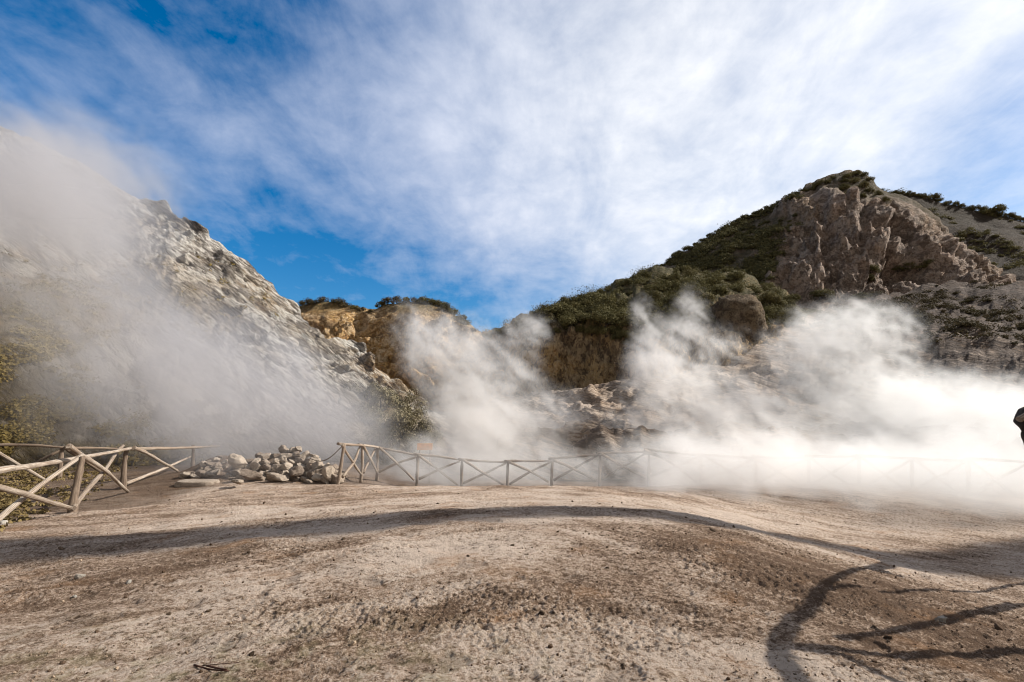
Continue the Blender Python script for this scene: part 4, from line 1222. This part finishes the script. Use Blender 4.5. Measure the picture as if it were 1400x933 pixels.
w = bpy.data.worlds.new('World'); SC.world = w; w.use_nodes = True
nt = w.node_tree; nt.nodes.clear()
class WT(NT):
    def __init__(s, t): s.t = t
t = WT(nt)
out = t.n('ShaderNodeOutputWorld'); bg = t.n('ShaderNodeBackground'); bg.inputs[1].default_value = 0.1
sky = t.n('ShaderNodeTexSky', sky_type='NISHITA'); sky.sun_disc = False
sky.sun_elevation = SUN_EL; sky.sun_rotation = SUN_AZ; sky.air_density = 1.0; sky.dust_density = 0.6; sky.ozone_density = 1.6
tc = t.n('ShaderNodeTexCoord'); D = tc.outputs['Generated']
nrm = t.n('ShaderNodeVectorMath', operation='NORMALIZE'); t.l(D, nrm.inputs[0]); D = nrm.outputs[0]
sp = t.n('ShaderNodeSeparateXYZ'); t.l(D, sp.inputs[0])
den = t.math('ADD', t.math('MAXIMUM', sp.outputs[2], 0.0), 0.22)
cv = t.n('ShaderNodeCombineXYZ')
t.l(t.math('DIVIDE', sp.outputs[0], den), cv.inputs[0]); t.l(t.math('DIVIDE', sp.outputs[1], den), cv.inputs[1])
mp = t.n('ShaderNodeMapping'); mp.inputs['Rotation'].default_value = (0, 0, R(-25)); mp.inputs['Scale'].default_value = (1.0, .55, 1); t.l(cv.outputs[0], mp.inputs[0])
n1 = t.noise(mp.outputs[0], 1.1, 8, 0.6, 0.5)
n2 = t.noise(mp.outputs[0], 4.5, 8, 0.62, 0.4)
n3 = t.noise(cv.outputs[0], 9, 6, .6, .2)
def sg(px, py, r, a):
    d = ray([px], [py])[0]; d /= np.linalg.norm(d)
    dp = t.n('ShaderNodeVectorMath', operation='DOT_PRODUCT'); t.l(D, dp.inputs[0]); dp.inputs[1].default_value = d
    k = 1.0 / (r * r)
    return t.math('MULTIPLY', t.math('EXPONENT', t.math('MULTIPLY', t.math('SUBTRACT', dp.outputs['Value'], 1.0), 2 * k)), a)
acc = None
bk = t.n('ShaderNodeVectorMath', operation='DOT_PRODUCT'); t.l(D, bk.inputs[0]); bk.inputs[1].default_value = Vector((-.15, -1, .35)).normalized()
behind = t.rng(bk.outputs['Value'], -.25, .55)  # warm-white cloud lobe added behind the camera to neutralise blue ambient light
for g in [(1300, -20, .30, .75), (1080, 90, .28, .75), (880, 170, .26, .72), (700, 230, .22, .62), (540, 190, .17, .36), (700, 60, .22, .42), (400, 190, .16, .34), (230, 170, .17, .30),
          (80, 120, .17, .16), (640, 310, .10, .26), (800, 320, .13, .42), (980, 270, .17, .55), (1500, -80, .5, .3), (900, -300, .6, .45), (60, 220, .2, .2),
          (420, 370, .12, -.30), (320, 0, .12, -.18), (375, 112, .05, -.22), (1330, 220, .13, -.62), (620, 400, .08, -.2), (1230, 330, .1, -.2), (533, 190, .035, -.2), (1425, 140, .10, -.5), (150, 10, .2, -.14), (330, 40, .15, -.06)]:
    s = sg(*g); acc = s if acc is None else t.math('ADD', acc, s)
cl = t.math('ADD', t.math('MINIMUM', t.math('MULTIPLY', acc, .80), 1.0), t.math('ADD', t.math('MULTIPLY', t.math('SUBTRACT', n1, .5), 1.0), t.math('ADD', t.math('MULTIPLY', t.math('SUBTRACT', n2, .5), 1.3), t.math('MULTIPLY', t.math('SUBTRACT', n3, .5), .8))))
mask = t.rng(cl, .0, 1.35, 0, 1, smooth=False)
mask = t.math('MULTIPLY', mask, .97)
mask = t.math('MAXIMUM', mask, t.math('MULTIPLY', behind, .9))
sunnear = sg(1350, -60, .72, 1.0)
ccol = t.mix(t.rng(sunnear, .05, .8), (4.4, 4.9, 6.2), (8.0, 8.05, 8.2))
gm = t.n('ShaderNodeGamma'); gm.inputs[1].default_value = 1.0; t.l(sky.outputs[0], gm.inputs[0])
hs = t.n('ShaderNodeHueSaturation'); t.l(t.rng(sunnear, .15, .85, 1.55, 1.15), hs.inputs['Saturation']); hs.inputs['Value'].default_value = 1.0; t.l(gm.outputs[0], hs.inputs['Color'])
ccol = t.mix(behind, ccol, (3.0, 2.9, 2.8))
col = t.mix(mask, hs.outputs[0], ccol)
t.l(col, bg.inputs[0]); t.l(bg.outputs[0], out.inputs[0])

# ------------------------------------------------------------------ render settings
SC.view_settings.view_transform = 'Standard'; SC.view_settings.look = 'None'
SC.view_settings.exposure = 0.5; SC.view_settings.gamma = 1.0
cy = SC.cycles
SC.render.engine = 'CYCLES'
cy.max_bounces = 8; cy.diffuse_bounces = 2; cy.glossy_bounces = 1; cy.transmission_bounces = 2; cy.transparent_max_bounces = 64
cy.volume_bounces = 6
cy.volume_max_steps = 400
cy.use_adaptive_sampling = True; cy.adaptive_threshold = 0.02
cy.filter_width = 1.1
cy.use_denoising = True
try: cy.denoiser = 'OPENIMAGEDENOISE'
except Exception: pass
